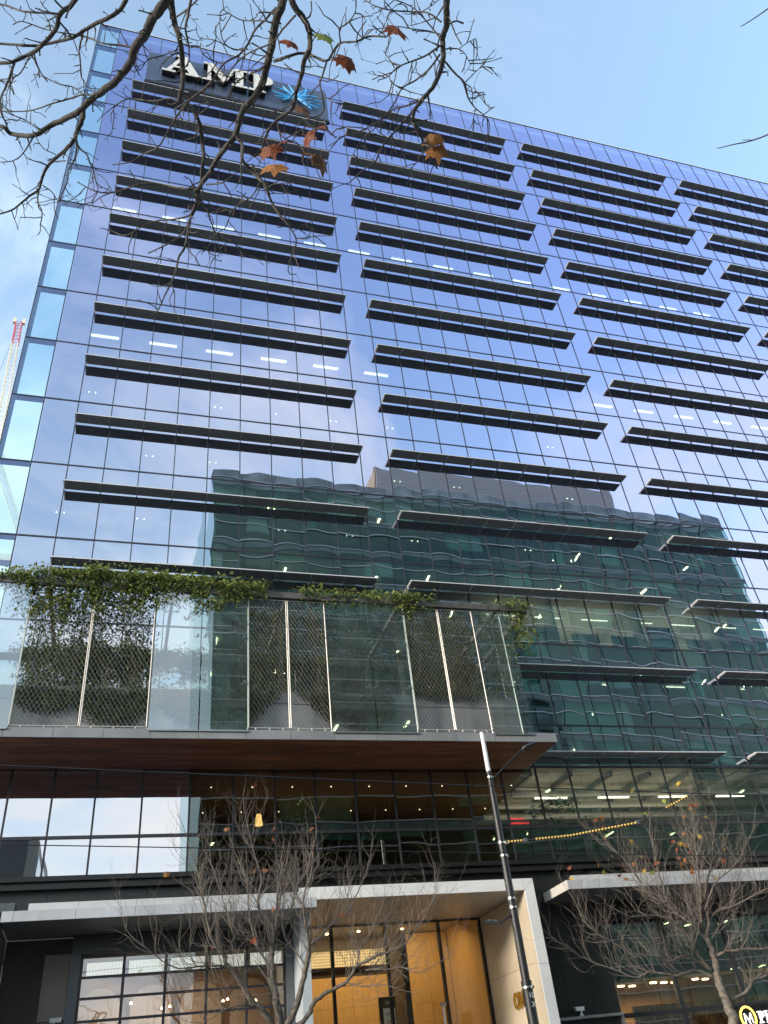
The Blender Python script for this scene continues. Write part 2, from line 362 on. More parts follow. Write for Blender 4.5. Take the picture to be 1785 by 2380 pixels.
# sunshades
panel_me = MB().box(-.735, .735, -.29, .29, -.02, .02).mesh('shade_panel', M_SHADE)
runs = []
for i in range(14):
    for gidx in range(5):
        if gidx == 0 and i in (0, 12, 13): continue
        if gidx == 1 and i >= 13: x0, n = 16.5 if i == 12 else 19.5, 0
        x0 = 1.5 + 15 * gidx
        if x0 > XR - 2: continue
        n = min(9, int((XR - x0) / 1.5)); js = range(n)
        if gidx == 1 and i in (12, 13): js = range(2, 9)
        z = L(i) - 1.40
        c = Vector((x0 + 6, -.4, z)) - CAM; u = c.dot(RX) / c.dot(FX)
        xa, xb = x0 + 1.5 * js[0], x0 + 1.5 * (js[-1] + 1)
        near = sum(1 for k in js if abs((Vector((x0 + 1.5 * k + .75, -.4, z)) - CAM).dot(RX) / (Vector((x0 + 1.5 * k + .75, -.4, z)) - CAM).dot(FX)) < .49)
        runs.append((c.length, x0, xa, xb, js, z, near))
runs.sort(key=lambda r: r[0] if r[6] else 999)
npan = 0
for dist, x0, xa, xb, js, z, near in runs:
    sh = MB()
    sh.box(xa, xb - .04, -.72, -.69, z - .022, z + .022)                     # front lip
    sh.box(xa - .002, xa + .035, -.688, -.10, z - .022, z + .024); sh.box(xb - .075, xb - .04, -.688, -.10, z - .022, z + .024)
    for k in list(js) + [js[-1] + 1]:
        x = min(max(x0 + 1.5 * k, xa + .05), xb - .09)
        sh.box(x - .014, x + .014, -.688, -.052, z - .05, z - .022)
        sh.tube([(x, -.12, z - .036), (x, -.12, z - .10)], .022, 6)
    if near and npan + len(js) <= 300:
        run = sh.build('sunshade', M_ALU, tower)
        for k in js: put('shade_panel', panel_me, run, (x0 + 1.5 * k + .75, -.395, z)); npan += 1
    else:
        run = sh.build('sunshade', M_ALU, tower)
        b = MB()
        for k in js: b.box(x0 + 1.5 * k + .015, x0 + 1.5 * k + 1.485, -.685, -.105, z - .02, z + .02)
        b.build('shade_panel_row', M_SHADE, run, kind='stuff')
# podium storey under the gallery
PM = [-1.4, 0, 1.39, 2.77, 4.15, 5.70, 7.31, 8.84, 10.34, 11.83, 13.37, 14.90, 16.42, 17.94, 19.44, 20.97]
for a, b in zip(PM[:-1], PM[1:]):
    for zb, zt in ((10.10, 12.46), (8.87, 10.10)):
        put('podium_pane', MB().box(a + .03 - (a + b) / 2, b - .03 - (a + b) / 2, -.012, .012, -(zt - zb) / 2 + .03, (zt - zb) / 2 - .03).mesh('podium_pane', G_POD if b < 7.4 else G_POD2), tower, ((a + b) / 2, 0, (zb + zt) / 2))
    vmull(a, 8.87, 12.458, .033)
MB().box(-1.4, XR, -.055, .05, 10.05, 10.15).build('transom', M_FRAME, tower)
MB().box(-1.4, XR, -.055, .05, 12.42, 12.50).build('transom', M_FRAME, tower)
for z0, z1, y in ((8.72, 8.87, -.22), (8.60, 8.71, -.10), (8.46, 8.59, -.30)):
    MB().box(-1.5, XR, y, .1, z0, z1).build('ledge_moulding', M_BLKM, tower)
x = -1.5
while x < XR - 1.5:
    MB().box(x + .006, x + 1.507, -.06, .1, 8.06 if 9.5 < x < 19.4 else 7.42, 8.44).build('cladding_panel', M_BLK, tower); x += 1.513
# podium interior: warm timber ceiling with downlights
MB().box(7.4, 20.9, .15, 9, 12.30, 12.44).build('interior_ceiling', mat('brown_ceiling', (.20, .115, .05), .6, var=.25, scale=1.5, stretch=(.3, 6, 6)), tower)
MB().box(.06, XR, .15, 12, 8.6, 8.85).build('floor_slab', M_SLAB, tower)
MB().box(21.0, XR, .15, 12, 12.55, 12.9).build('interior_ceiling', M_CEIL, tower)
MB().box(7.3, XR, 9.0, 9.2, 8.9, 12.4).build('interior_wall', M_DKBR, tower)
MB().box(-1.2, 7.3, .5, .7, 8.9, 12.4).build('interior_blind', M_BLKM, tower)
for k in range(9):
    for y in (1.6, 4.6):
        MB().box(8.2 + 1.55 * k, 8.235 + 1.55 * k, y, y + .035, 12.27, 12.295).build('downlight', E_DOT2, tower)
fill_lights = []
for k in range(5):
    x = 21.6 + 3.0 * k; MB().box(x, x + 1.5, 1.6, 1.68, 11.72, 11.78).build('added_pendant_bar', E_TUBE, tower)  # glowing bars added as fixtures for the fill lights below
    for q in (x + .2, x + 1.3): MB().tube([(q, 1.64, 11.78), (q, 1.64, 12.55)], .008, 4).build('added_pendant_rod', M_BLKM, tower)
for k in range(7): MB().box(21.0 + k * 1.9, 21.12 + k * 1.9, .6, 8.8, 12.32, 12.50).build('ceiling_duct', M_SLAB, tower)
for k in range(3): MB().tube([(20.9, 2.4 + 1.6 * k, 12.2), (40, 2.4 + 1.6 * k, 12.2)], .14, 10).build('service_pipe', M_ALU, tower)
sg = MB()
for z0, x1 in ((11.0, 21.15), (10.82, 21.35)):
    x = 20.45
    while x < x1 - .05:
        wd = rnd.uniform(.03, .07); sg.box(x, x + wd, 2.0, 2.03, z0, z0 + .07); x += wd + rnd.uniform(.02, .05)
sg.build('lit_red_letters', emis('red_neon', (1, .04, .06), .55), tower)
MB().tube([(10.0, 1.6, 12.2), (10.0, 1.6, 11.25)], .012, 5).build('lamp_cord', M_BLKM, tower)
MB().tube([(10.0, 1.6, 11.25), (10.0, 1.6, 10.85)], [.09, .15], 12).build('lamp_shade', emis('lamp_glow', (1.0, .62, .22), .8), tower)
# lit office behind rows 11-13 on the right: pale ceilings brightened by added fill lights
MB().box(20.2, 46, 7.0, 7.2, L(12) + .02, L(11) - .82).build('interior_wall', M_CEIL, tower)
for x in (24.2, 29.0, 33.6): MB().box(x, x + .12, 1.0, 7.0, L(12) + .02, L(11) - .82).build('office_partition', M_CEIL, tower)
for k in range(7): MB().box(20.5 + k * 2.1, 21.9 + k * 2.1, .5, .56, L(12) + .02, L(12) + rnd.choice((.9, 1.2, 1.5))).build('desk_screen', mat('desk_screen_green', (.22, .36, .32), .7) if k == 0 else bpy.data.materials['desk_screen_green'], tower)
for k in range(7): MB().box(21.2 + 2.6 * k, 22.7 + 2.6 * k, 1.9, 1.96, L(11) - 1.35, L(11) - 1.31).build('added_pendant_bar', E_TUBE, tower)  # bars added to go with the office fill light
for k in range(5): MB().box(22.0 + 4.1 * k, 23.2 + 4.1 * k, 2.2, 2.25, L(12) - .86, L(12) - .82).build('ceiling_light', E_TUBE, tower)
M_ROLL = [mat('roller_grey', (.42, .43, .43), .8), mat('roller_brown', (.30, .22, .16), .8), mat('roller_green', (.20, .32, .28), .8)]
for i in (12, 13):                       # roller blinds let down here and there
    for k in range(14, 31):
        q = rnd.random()
        if q < .6:
            zt = L(i) - .85 if i == 12 else L(13) - .5
            MB().box(1.5 * k + .12, 1.5 * k + 1.38, .22, .235, zt - rnd.choice((.7, 1.3, 1.8, 2.6)), zt).build('roller_blind', M_ROLL[0 if q < .25 else 1 if q < .45 else 2], tower)
def fill_light(loc, sx, sy, e, c=(1.0, .88, .66)):
    l = bpy.data.lights.new('fill_light', 'AREA'); l.shape = 'RECTANGLE'; l.size = sx; l.size_y = sy; l.energy = e; l.color = c
    o = bpy.data.objects.new('fill_light', l); col.objects.link(o); o.location = loc; o.rotation_euler = (R_(180), 0, 0)
fill_light((28, 3.2, L(12) + 1.7), 14, 3, 75); fill_light((26, 3.4, 10.6), 10, 3, 34); fill_light((14, 3.0, 10.9), 12, 3, 6, (1.0, .78, .50))  # area lights added to brighten the interior ceilings

# ------------------------------------------------------------------ garden gallery hung on the facade
gal = empty('garden_gallery', (10, -1.5, 12.3), 'projecting hanging garden box of glass and wire mesh above a timber soffit', 'balcony')
XL, XG, YF = -1.3, 20.60, -2.92
y = -2.87; n = 0
while y < -.08:
    x = XL
    off = rnd.uniform(1.5, 4)
    while x < XG - .05:
        xe = min(x + (off if x == XL else 4.2), XG - .03)
        wbox('soffit_board', M_TIMBER, gal, x + .003, xe - .003, y + .003, y + .172, 12.36, 12.40); x = xe
    y += .175
wbox('soffit_deck', M_BLKM, gal, XL, XG - .03, -2.88, -.08, 12.402, 12.55)
fx = [XL, 1.27, 2.75, 4.26, 5.73, 7.30, 8.87, 10.4, 11.95, 13.5, 15.05, 16.55, 18.05, 19.35, XG]
for a, b in zip(fx[:-1], fx[1:]): wbox('fascia_panel', M_FASC, gal, a + .006, b - .006, YF - .03, YF + .03, 12.36, 12.68)
wbox('fascia_panel', M_FASC, gal, XG - .028, XG, YF + .035, -.08, 12.36, 12.68)
wbox('gallery_floor', M_PLANT, gal, XL, XG - .04, -2.85, -.10, 12.56, 12.66)
wbox('top_beam', M_RAIL, gal, XL, XG - .02, -3.02, -2.86, 17.96, 18.22)
wbox('top_beam', M_RAIL, gal, XG - .18, XG - .02, -2.855, -.08, 17.96, 18.22)
for xx in (1.9, 6.2, 10.45, 15.0, 19.2): wbox('rafter', M_RAIL, gal, xx - .06, xx + .06, -2.855, -.08, 17.98, 18.16)
for xx in (10.3, 15.05, 19.55): wbox('timber_column', mat('grey_timber', (.24, .20, .16), .7, var=.3, scale=3, stretch=(6, 6, .6)) if xx == 10.3 else bpy.data.materials['grey_timber'], gal, xx - .09, xx + .09, -2.09, -1.91, 12.67, 17.97)
bw('brace', MB().bar((15.0, -2.0, 16.3), (14.0, -2.0, 17.9), .05, 4), M_RAIL, gal)
posts = [1.38, 3.49, 5.63, 7.28, 8.95, 10.41, 11.90, 13.55, 15.10, 16.56, 18.05, 19.64]
# inner planter boxes
for a, b in ((XL, 3.4), (3.42, 8.0), (8.02, 12.9), (12.92, 19.55)):
    wbox('planter_box', M_PLANT, gal, a, b, -2.45, -1.7, 12.67, 13.86); wbox('planter_box_rim', M_PLANT, gal, a, b, -2.43, -1.72, 13.90, 14.36)
def mesh_panel(x0, x1, z0, z1, y, along='x', k=0):
    P = (lambda a, z: (a, y, z)) if along == 'x' else (lambda a, z: (y, a, z))
    fr = MB()
    for a in (x0, x1): fr.bar(P(a, z0), P(a, z1), .022, 6)
    for z in (z0, z1): fr.bar(P(x0 + .02, z), P(x1 - .02, z), .014, 5)
    for i in range(3 if x1 - x0 > 1 else 1):
        a = x0 + (x1 - x0) * (i + .5) / 3
        q = P(a, z0); fr.bar(q, (q[0], q[1] - .02, q[2] - .09), .012, 4)
    f = bw('mesh_panel', fr, M_ALUW, gal)
    wm = MB(); dx, dz = .075, .125; Hh = z1 - z0; Ww = x1 - x0
    for s in (1, -1):
        kmax = int((Ww / dx + Hh / dz)) + 2
        for i in range(0, kmax, 2):
            # line: a/dx + s' z/dz = i
            pts = []
            c = i * 1.0
            a_lo = max(0, (c - Hh / dz) * dx); a_hi = min(Ww, c * dx)
            if a_hi - a_lo < .02: continue
            za, zb_ = (c - a_lo / dx) * dz, (c - a_hi / dx) * dz
            if s == -1: za, zb_ = Hh - za, Hh - zb_
            wm.tube([P(x0 + a_lo, z0 + za), P(x0 + a_hi, z0 + zb_)], 0.0033, 3, cap=False)
    wm.build('wire_mesh', M_STEEL, f, kind='stuff')
mesh_panel(1.40, 3.47, 12.76, 17.86, -2.90); mesh_panel(3.52, 5.60, 12.76, 17.88, -2.90)
mesh_panel(8.97, 10.39, 12.78, 17.9, -2.90); mesh_panel(10.45, 11.88, 12.78, 17.9, -2.90)
mesh_panel(15.12, 16.53, 12.80, 17.9, -2.90); mesh_panel(16.59, 18.03, 12.80, 17.9, -2.90)
mesh_panel(-2.82, -2.05, 12.80, 17.8, 19.3, 'y')
for a, b in ((-1.25, 1.36), (5.65, 7.26), (7.30, 8.93), (11.92, 13.53), (13.57, 15.08), (18.07, 19.68)):
    wbox('glass_screen', G_RAIL, gal, a, b, -2.985, -2.965, 12.66, 17.96)
    wbox('screen_channel', M_STEEL, gal, a, b, -3.0, -2.95, 12.60, 12.655)
    for z in (14.46, 16.25):
        for xx in (a + .12, b - .12):
            cl = MB(); cl.tube([(xx, -3.01, z), (xx, -2.75, z)], .028, 8); cl.tube([(xx - .09, -2.80, z - .01), (xx + .09, -2.80, z + .03)], .02, 6)
            bw('glass_clamp', cl, M_STEEL, gal)
for xx in (1.38, 5.63, 8.95, 11.90, 15.10, 18.05, 19.3): bw('mesh_post', MB().bar((xx, -2.86, 12.66), (xx, -2.86, 17.95), .026, 6), M_STEEL, gal)

# ------------------------------------------------------------------ canopies, portal and shopfronts
lc = empty('canopy', (6.6, -1, 7.2), 'long grey metal canopy over the gridded shop window left of the entrance', 'canopy')
for a, b in ((2.0, 2.33), (2.33, 4.02), (4.02, 5.70), (5.70, 7.39), (7.39, 9.07), (9.07, 11.25)):
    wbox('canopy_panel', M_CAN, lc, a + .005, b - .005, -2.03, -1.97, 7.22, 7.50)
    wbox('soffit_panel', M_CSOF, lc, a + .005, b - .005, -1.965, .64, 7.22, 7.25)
for a, b in ((2.69, 4.07), (4.07, 5.72), (5.72, 7.39), (7.39, 9.07), (9.07, 10.95)):
    wbox('upper_strip', M_CANTOP, lc, a + .004, b - .004, -1.95, -1.90, 7.503, 7.70)
wbox('canopy_deck', M_CSOF, lc, 2.0, 11.25, -1.89, -.07, 7.26, 7.50)
rc = empty('canopy', (27, -1, 7.3), 'grey canopy with warm light painted on its end face over the black pharmacy frontage', 'canopy')
for a, b in ((20.24, 20.75), (20.75, 22.42), (22.42, 24.1), (24.1, 25.8), (25.8, 27.5), (27.5, 29.2), (29.2, 31)):
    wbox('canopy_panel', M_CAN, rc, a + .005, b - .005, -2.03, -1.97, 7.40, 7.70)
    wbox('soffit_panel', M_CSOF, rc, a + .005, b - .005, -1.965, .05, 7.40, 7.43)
for a, b in ((20.45, 22.0), (22.0, 23.7), (23.7, 25.4), (25.4, 27.1), (27.1, 31)): wbox('upper_strip', M_CANTOP, rc, a + .004, b - .004, -1.95, -1.90, 7.703, 7.86)
wbox('canopy_end_panel', M_ALUW, rc, 20.215, 20.24, -2.03, -.07, 7.40, 7.70)  # cream colour stands in for warm light on this end
wbox('canopy_deck', M_CSOF, rc, 20.25, 31, -1.89, -.07, 7.44, 7.70)

pt = empty('entrance_portal', (15.2, 0, 0), 'tall white framed entrance recess with warm timber lobby behind glass', 'entrance')
for a, b in ((10.9, 13.85), (13.85, 16.46), (16.46, 19.04)): wbox('beam_panel', M_WHITE, pt, a + .004, b - .004, -1.0, -.94, 7.66, 8.04)
bw('beam_panel', MB().prism([(19.046, 7.664), (19.425, 8.04), (19.046, 8.04)], lambda u, v, d: (u, d, v), -1.0, -.94), M_WHITE, pt, fixn=True)
bw('column_panel', MB().prism([(19.05, 7.656), (19.43, 8.03), (19.43, 5.325), (19.05, 5.325)], lambda u, v, d: (u, d, v), -1.0, -.94), M_WHITE, pt, fixn=True)
wbox('column_panel', M_WHITE, pt, 19.05, 19.43, -1.0, -.94, 2.6, 5.315); wbox('column_panel', M_WHITE, pt, 19.05, 19.43, -1.0, -.94, 0, 2.59)
wbox('column_core', M_WHITE, pt, 19.07, 19.43, -.937, .1, 0, 8.03)
wbox('left_column', mat('blue_white_panel', (.58, .64, .68), .4, .2, var=.05, scale=1), pt, 10.90, 11.20, -.99, 3.45, 0, 7.655)
wbox('soffit_panel', M_PSOF, pt, 11.21, 13.6, -.935, 3.45, 7.66, 7.70); wbox('soffit_panel', M_PSOF, pt, 13.61, 16.3, -.935, 3.45, 7.66, 7.70); wbox('soffit_panel', M_PSOF, pt, 16.31, 19.03, -.935, 3.45, 7.66, 7.70)
for z0, z1 in ((0, 2.55), (2.56, 5.395), (5.405, 7.655)): wbox('beige_panel', M_BEIGE, pt, 19.04, 19.065, -.93, 3.45, z0, z1)
wbox('door_head', M_BLKM, pt, 11.2, 19.04, 3.46, 3.56, 7.60, 7.70)
for xx in (11.28, 12.98, 15.10, 17.26, 18.99): wbox('door_mullion', M_BLKM, pt, xx - .055, xx + .055, 3.44, 3.60, 0, 7.60)
for a, b in ((11.34, 12.92), (13.04, 15.04), (15.16, 17.20), (17.32, 18.93)): wbox('lobby_pane', G_DOOR, pt, a, b, 3.51, 3.53, 0, 7.60)
wbox('door_sill_sign', M_BLKM, pt, 17.4, 18.9, 3.40, 3.43, 3.90, 4.02)
wbox('lobby_ceiling', M_PSOF, pt, 11.1, 19.2, 3.62, 10.2, 7.98, 8.10)
for a, b in ((11.1, 13.0), (13.0, 14.85), (14.85, 15.85), (15.85, 16.4)):
    for z0, z1 in ((0, 2.9), (2.9, 4.2), (4.2, 5.42), (5.42, 6.53)): wbox('maple_panel', M_MAPLE, pt, a + .004, b - .004, 8.0, 8.05, z0 + .004, z1 - .004)
for a, b in ((17.24, 18.1), (18.1, 19.1)):
    for z0, z1 in ((0, 2.9), (2.9, 5.3), (5.3, 7.95)): wbox('maple_panel', M_MAPLE, pt, a + .004, b - .004, 7.6, 7.66, z0 + .004, z1 - .004)
wbox('brown_reveal', M_DKBR, pt, 16.41, 17.23, 8.3, 8.4, 0, 7.97)
wbox('brown_reveal', M_DKBR, pt, 11.1, 16.4, 8.2, 8.3, 6.54, 7.97)
wbox('lobby_side_wall', M_MAPLE, pt, 11.05, 11.1, 3.6, 8.0, 0, 7.97); wbox('lobby_side_wall', M_MAPLE, pt, 19.12, 19.17, 3.6, 7.6, 0, 7.97)
MPERF = mat('perforated_panel', (.75, .68, .52), .5)
t = MPERF.node_tree; b_ = t.nodes['Principled BSDF']; g_ = N(t, 'ShaderNodeNewGeometry'); fr_ = N(t, 'ShaderNodeVectorMath', operation='MULTIPLY'); fr_.inputs[1].default_value = (9, 0, 9)
f2 = N(t, 'ShaderNodeVectorMath', operation='FRACTION'); ds = N(t, 'ShaderNodeVectorMath', operation='DISTANCE'); ds.inputs[1].default_value = (.5, 0, .5)
lt = N(t, 'ShaderNodeMath', operation='LESS_THAN'); lt.inputs[1].default_value = .25; mxp = N(t, 'ShaderNodeMix', data_type='RGBA'); mxp.inputs['A'].default_value = (.75, .68, .52, 1); mxp.inputs['B'].default_value = (.03, .02, .01, 1)
t.links.new(g_.outputs['Position'], fr_.inputs[0]); t.links.new(fr_.outputs[0], f2.inputs[0]); t.links.new(f2.outputs[0], ds.inputs[0]); t.links.new(ds.outputs['Value'], lt.inputs[0]); t.links.new(lt.outputs[0], mxp.inputs['Factor']); t.links.new(mxp.outputs['Result'], b_.inputs['Base Color'])
wbox('perforated_bulkhead', MPERF, pt, 12.6, 16.4, 7.6, 7.9, 6.86, 7.44)
for xx, yy in ((12.0, 5), (13.6, 5), (12.0, 6.6), (13.6, 6.8), (14.9, 5), (14.9, 6.6), (16.8, 5.2), (16.8, 6.6), (18.2, 5.4)):
    bw('downlight', MB().tube([(xx, yy, 7.95), (xx, yy, 7.979)], .06, 10), E_WARM, pt)
def area(name, loc, rot, sx, sy, e, c, parent):
    l = bpy.data.lights.new(name, 'AREA'); l.shape = 'RECTANGLE'; l.size = sx; l.size_y = sy; l.energy = e; l.color = c
    o = bpy.data.objects.new(name, l); col.objects.link(o); o.location = loc; o.rotation_euler = rot
    return o
area('lobby_light', (14.9, 6.0, 7.9), (R_(20), 0, 0), 7.0, 2.0, 100, (1.0, .77, .43), pt)

# letters on the portal wall
def text_mesh(s, size, ext, name, mt, offset=0.0):
    cu = bpy.data.curves.new(name, 'FONT'); cu.body = s; cu.size = size; cu.extrude = ext; cu.offset = offset; cu.resolution_u = 3
    o = bpy.data.objects.new(name, cu); col.objects.link(o); bpy.context.view_layer.update()
    me = bpy.data.meshes.new_from_object(o.evaluated_get(bpy.context.evaluated_depsgraph_get()))
    bpy.data.objects.remove(o); me.name = name; me.materials.clear(); me.materials.append(mt); return me
one = empty('wall_letters', (19.03, 1.0, 4.25), 'gold raised letters ONE on the beige entrance wall', 'sign')
for s, yy in (('O', 1.38), ('N', .93), ('E', .50)):
    o = put('letter', text_mesh(s, .72, .03, 'letter', M_GOLD, .012), one, (-.05, yy - 1.0, 0)); o.rotation_euler = (R_(90), 0, R_(-90))
    o.scale = (.82, 1, 1)
# directory board in the lobby
db = empty('directory_board', (15.0, 4.0, 0), 'black framed lobby directory board listing tenants, cut by a door mullion', 'sign')
bx = lambda n, mt, x0, x1, y0, y1, z0, z1: bw(n, MB().box(x0, x1, y0, y1, z0, z1), mt, db)
bx('frame', M_BLKM, 14.76, 15.40, 4.0, 4.05, 3.2, 5.26); bx('header', M_DKBR, 14.83, 15.36, 3.985, 3.998, 4.93, 5.2)
bx('sheet', mat('sheet_white', (.85, .86, .84), .5), 14.90, 15.36, 3.97, 3.984, 3.3, 4.90)
def flat_text(s, size, p, mt, par, name='lettering', rz=0):
    o = put(name, text_mesh(s, size, .003, name, mt), par, tuple(Vector(p) - par.location)); o.rotation_euler = (R_(90), 0, rz); return o
flat_text('ONE', .15, (15.0, 3.98, 5.02), M_WHITE, db); flat_text('AMP', .13, (14.99, 3.965, 4.66), M_BLKM, db)
flat_text('ARI', .15, (15.0, 3.965, 4.42), mat('print_red', (.55, .03, .03), .5), db)
gp = empty('gate_post', (16.95, 3.1, 0), 'slim white post with grey cap in front of the lobby glass', 'post')
bw('shaft', MB().tube([(16.93, 3.1, 0), (16.93, 3.1, 4.72)], .045, 10), M_POLEW, gp); bw('cap', MB().box(16.84, 17.04, 3.04, 3.16, 4.722, 4.84), M_STEEL, gp)

# left shopfront
pier = empty('stone_pier', (.3, 0, 0), 'dark grey metal clad pier at the far left under the canopy end', 'pier')
wbox('pier_panel', M_PIER, pier, -1.5, 1.98, -1.88, .6, 0, 7.20); wbox('pier_cap', M_PIER, pier, -1.5, 2.31, -1.86, -.08, 7.515, 7.76)
ls = empty('shopfront', (6.6, .5, 0), 'gridded black framed shop window with arched shapes inside, left of the entrance', 'shopfront')
for i in range(46):
    xx = 1.99 + i * .026
    if xx < 3.15: bw('wall_rib', MB().box(xx, xx + .018, .68, .70, 2.5, 7.20), M_RIB, ls) if i < 0 else None
rib = MB()
for i in range(75): rib.box(1.99 + i * .026, 1.99 + i * .026 + .016, .68, .70, 2.5, 7.20)
bw('ribbed_cladding', rib, M_RIB, ls, kind='stuff'); wbox('wall_panel', M_RIB, ls, 1.99, 3.93, .70, .9, 0, 7.20)
wbox('taupe_panel', M_TAUPE, ls, 3.17, 3.93, .62, .675, 4.96, 6.75); wbox('taupe_panel', M_TAUPE, ls, 3.17, 3.93, .62, .675, 2.6, 4.93)
wbox('portal_jamb', M_PIER, ls, 3.95, 4.24, .25, .9, 0, 6.64); wbox('portal_head', M_BLK, ls, 3.95, 10.88, .28, .9, 6.645, 7.21); wbox('portal_jamb', M_PIER, ls, 10.66, 10.88, .25, .9, 0, 6.64)
V = [4.28, 5.55, 6.83, 8.11, 9.38, 10.62]; Zs = [3.1, 3.68, 4.27, 4.87, 5.47, 6.04, 6.60]
for xx in V: wbox('window_mullion', M_FRAME, ls, xx - .04, xx + .04, .45, .56, 0, 6.64)
for z in Zs: wbox('window_transom', M_FRAME, ls, 4.24, 10.66, .462, .548, z - .035, z + .035)
for a, b in zip(V[:-1], V[1:]):
    for z0, z1 in zip(Zs[:-1], Zs[1:]): wbox('window_pane', G_SHOP, ls, a + .045, b - .045, .50, .515, z0 + .04, z1 - .04)
M_CAFE = mat('cafe_wall', (.22, .135, .085), .7, var=.2, scale=.8); M_ARCH = mat('cafe_arch', (.36, .27, .20), .7)
wbox('shop_back_wall', M_CAFE, ls, 3.9, 10.8, 5.0, 5.1, 0, 6.9); wbox('shop_ceiling', M_CSOF, ls, 3.9, 10.8, .92, 5.0, 6.9, 7.0); wbox('shop_floor', M_DKBR, ls, 3.9, 10.8, .92, 5.0, 0, .1)
for k in range(4):
    cx = 4.9 + k * 1.75; poly = [(cx - .72, 3.0)] + [(cx + .72 * math.cos(math.pi - a * math.pi / 14), 5.6 + .72 * math.sin(a * math.pi / 14)) for a in range(15)] + [(cx + .72, 3.0)]
    bw('arch_panel', MB().prism(poly, lambda u, v, d: (u, d, v), 4.85, 4.95), M_ARCH, ls, fixn=True)
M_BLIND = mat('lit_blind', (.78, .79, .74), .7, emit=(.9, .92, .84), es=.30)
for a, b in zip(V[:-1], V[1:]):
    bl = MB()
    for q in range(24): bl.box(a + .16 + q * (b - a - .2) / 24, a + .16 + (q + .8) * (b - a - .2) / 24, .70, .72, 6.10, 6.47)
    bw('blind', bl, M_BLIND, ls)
for xx, z in ((6.9, 4.78), (7.15, 4.82), (8.9, 4.86), (9.05, 4.9), (5.9, 5.0), (10.0, 4.8)):
    bw('pendant_light', MB().tube([(xx, 2.6, z + .5), (xx, 2.6, z + .56)], [.05, .02], 8), E_WARM, ls)
area('shop_light', (7.4, 3.0, 6.8), (0, 0, 0), 5, 2, 40, (1.0, .72, .45), ls)

# right shopfront
rs = empty('shopfront', (25.5, .8, 0), 'black pharmacy frontage with warm lit interior behind the bare tree', 'shopfront')
x = 19.45
while x < 22.4:
    wbox('black_panel', M_BLK, rs, x + .006, x + .98, .12, .2, 0, 7.38); x += .985
wbox('ledge_rail', M_STEEL, rs, 19.5, 22.35, -.10, .11, 3.70, 3.78)
wbox('door_frame', M_STEEL, rs, 22.30, 22.38, -.05, .11, 0, 3.69)
wbox('head_panel', M_BLK, rs, 22.42, 31, .3, .5, 6.75, 7.39)
for xx in (22.55, 25.33, 28.1, 30.9): wbox('window_mullion', M_FRAME, rs, xx - .09, xx + .09, .72, .86, 0, 6.74)
for z in (3.72,): wbox('window_transom', M_FRAME, rs, 22.46, 30.95, .74, .84, z - .07, z + .07)
for a, b in ((22.64, 25.24), (25.42, 28.01), (28.19, 30.81)):
    for z0, z1 in ((0, 3.65), (3.79, 6.74)): wbox('window_pane', G_SHOP, rs, a, b, .78, .80, z0, z1)
wbox('shop_ceiling', mat('warm_ceiling', (.42, .26, .13), .7), rs, 22.4, 31, .9, 5, 4.75, 4.85)
M_MURAL = mat('city_mural', (.30, .17, .06), .6, var=.85, scale=3.2, stretch=(2.2, 1, 1.0), detail=8)
wbox('mural', M_MURAL, rs, 23.9, 31, 1.8, 1.9, 2.2, 4.06); wbox('shop_wall', bpy.data.materials['warm_ceiling'], rs, 22.4, 31, 5, 5.1, 0, 4.75)
wbox('upper_back', M_BLKM, rs, 22.4, 31, 3.0, 3.1, 4.86, 7.2)
for k in range(8): wbox('shop_light', E_WARM, rs, 22.75 + k * .62, 23.0 + k * .62, 1.3 + .25 * (k % 3), 1.36 + .25 * (k % 3), 4.70, 4.74)
area('pharmacy_light', (25, 2.9, 4.7), (0, 0, 0), 5, 2, 60, (1.0, .72, .42), rs)

def cam_body(x, y, z, rz, label):
    c = empty('security_camera', (x, y, z), label, 'security camera', 'white security cameras over the shopfronts', rz)
    MB().box(-.17, .17, -.055, .055, .10, .20).build('housing', M_POLEW, c); MB().box(-.20, .19, -.06, .06, .203, .218).build('hood', M_POLEW, c)
    MB().tube([(.05, 0, 0), (.05, 0, .10)], .03, 8).build('bracket', M_POLEW, c); MB().tube([(.05, 0, -.05), (.05, 0, 0)], .07, 10).build('base', M_POLEW, c)
    MB().tube([(-.172, 0, .15), (-.165, 0, .15)], .035, 10).build('lens', M_BLKM, c)
cam_body(20.75, 0.0, 3.84, R_(10), 'white security camera on the steel ledge of the black frontage')
cam_body(3.72, .4, 4.80, R_(170), 'white security camera at the bottom edge below the taupe panel')

# pharmacy sign
ps = empty('shop_sign', (28.2, -.6, 2.6), 'black lightbox shop sign with gold ringed M and white letters PH', 'sign')
wbox('sign_box', mat('sign_black', (.008, .008, .009), .3), ps, 26.52, 30.5, -.6, -.3, 2.5, 3.60)
E_GOLD = emis('lit_gold', (1.0, .66, .12), 1.1); E_WHITE = emis('lit_white', (1, .97, .9), 1.0)
ring = MB(); pts = [(26.94 + .30 * math.cos(a * math.pi / 16), -.63, 3.22 + .33 * math.sin(a * math.pi / 16)) for a in range(33)]
ring.tube(pts, .035, 6); bw('ring', ring, E_GOLD, ps)
lm = MB(); P2 = lambda u, v: (26.94 + u * .17, -.63, 3.2 + v * .17)
for a, b in (((-.9, -.9), (-.75, .9)), ((-.75, .9), (0, -.5)), ((0, -.5), (.75, .9)), ((.75, .9), (.9, -.9))): lm.bar(P2(*a), P2(*b), .022, 4)
bw('letter', lm, E_WHITE, ps)
bw('letter', MB().bar((26.94, -.63, 3.1), (27.08, -.63, 2.72), .02, 4), E_WHITE, ps)
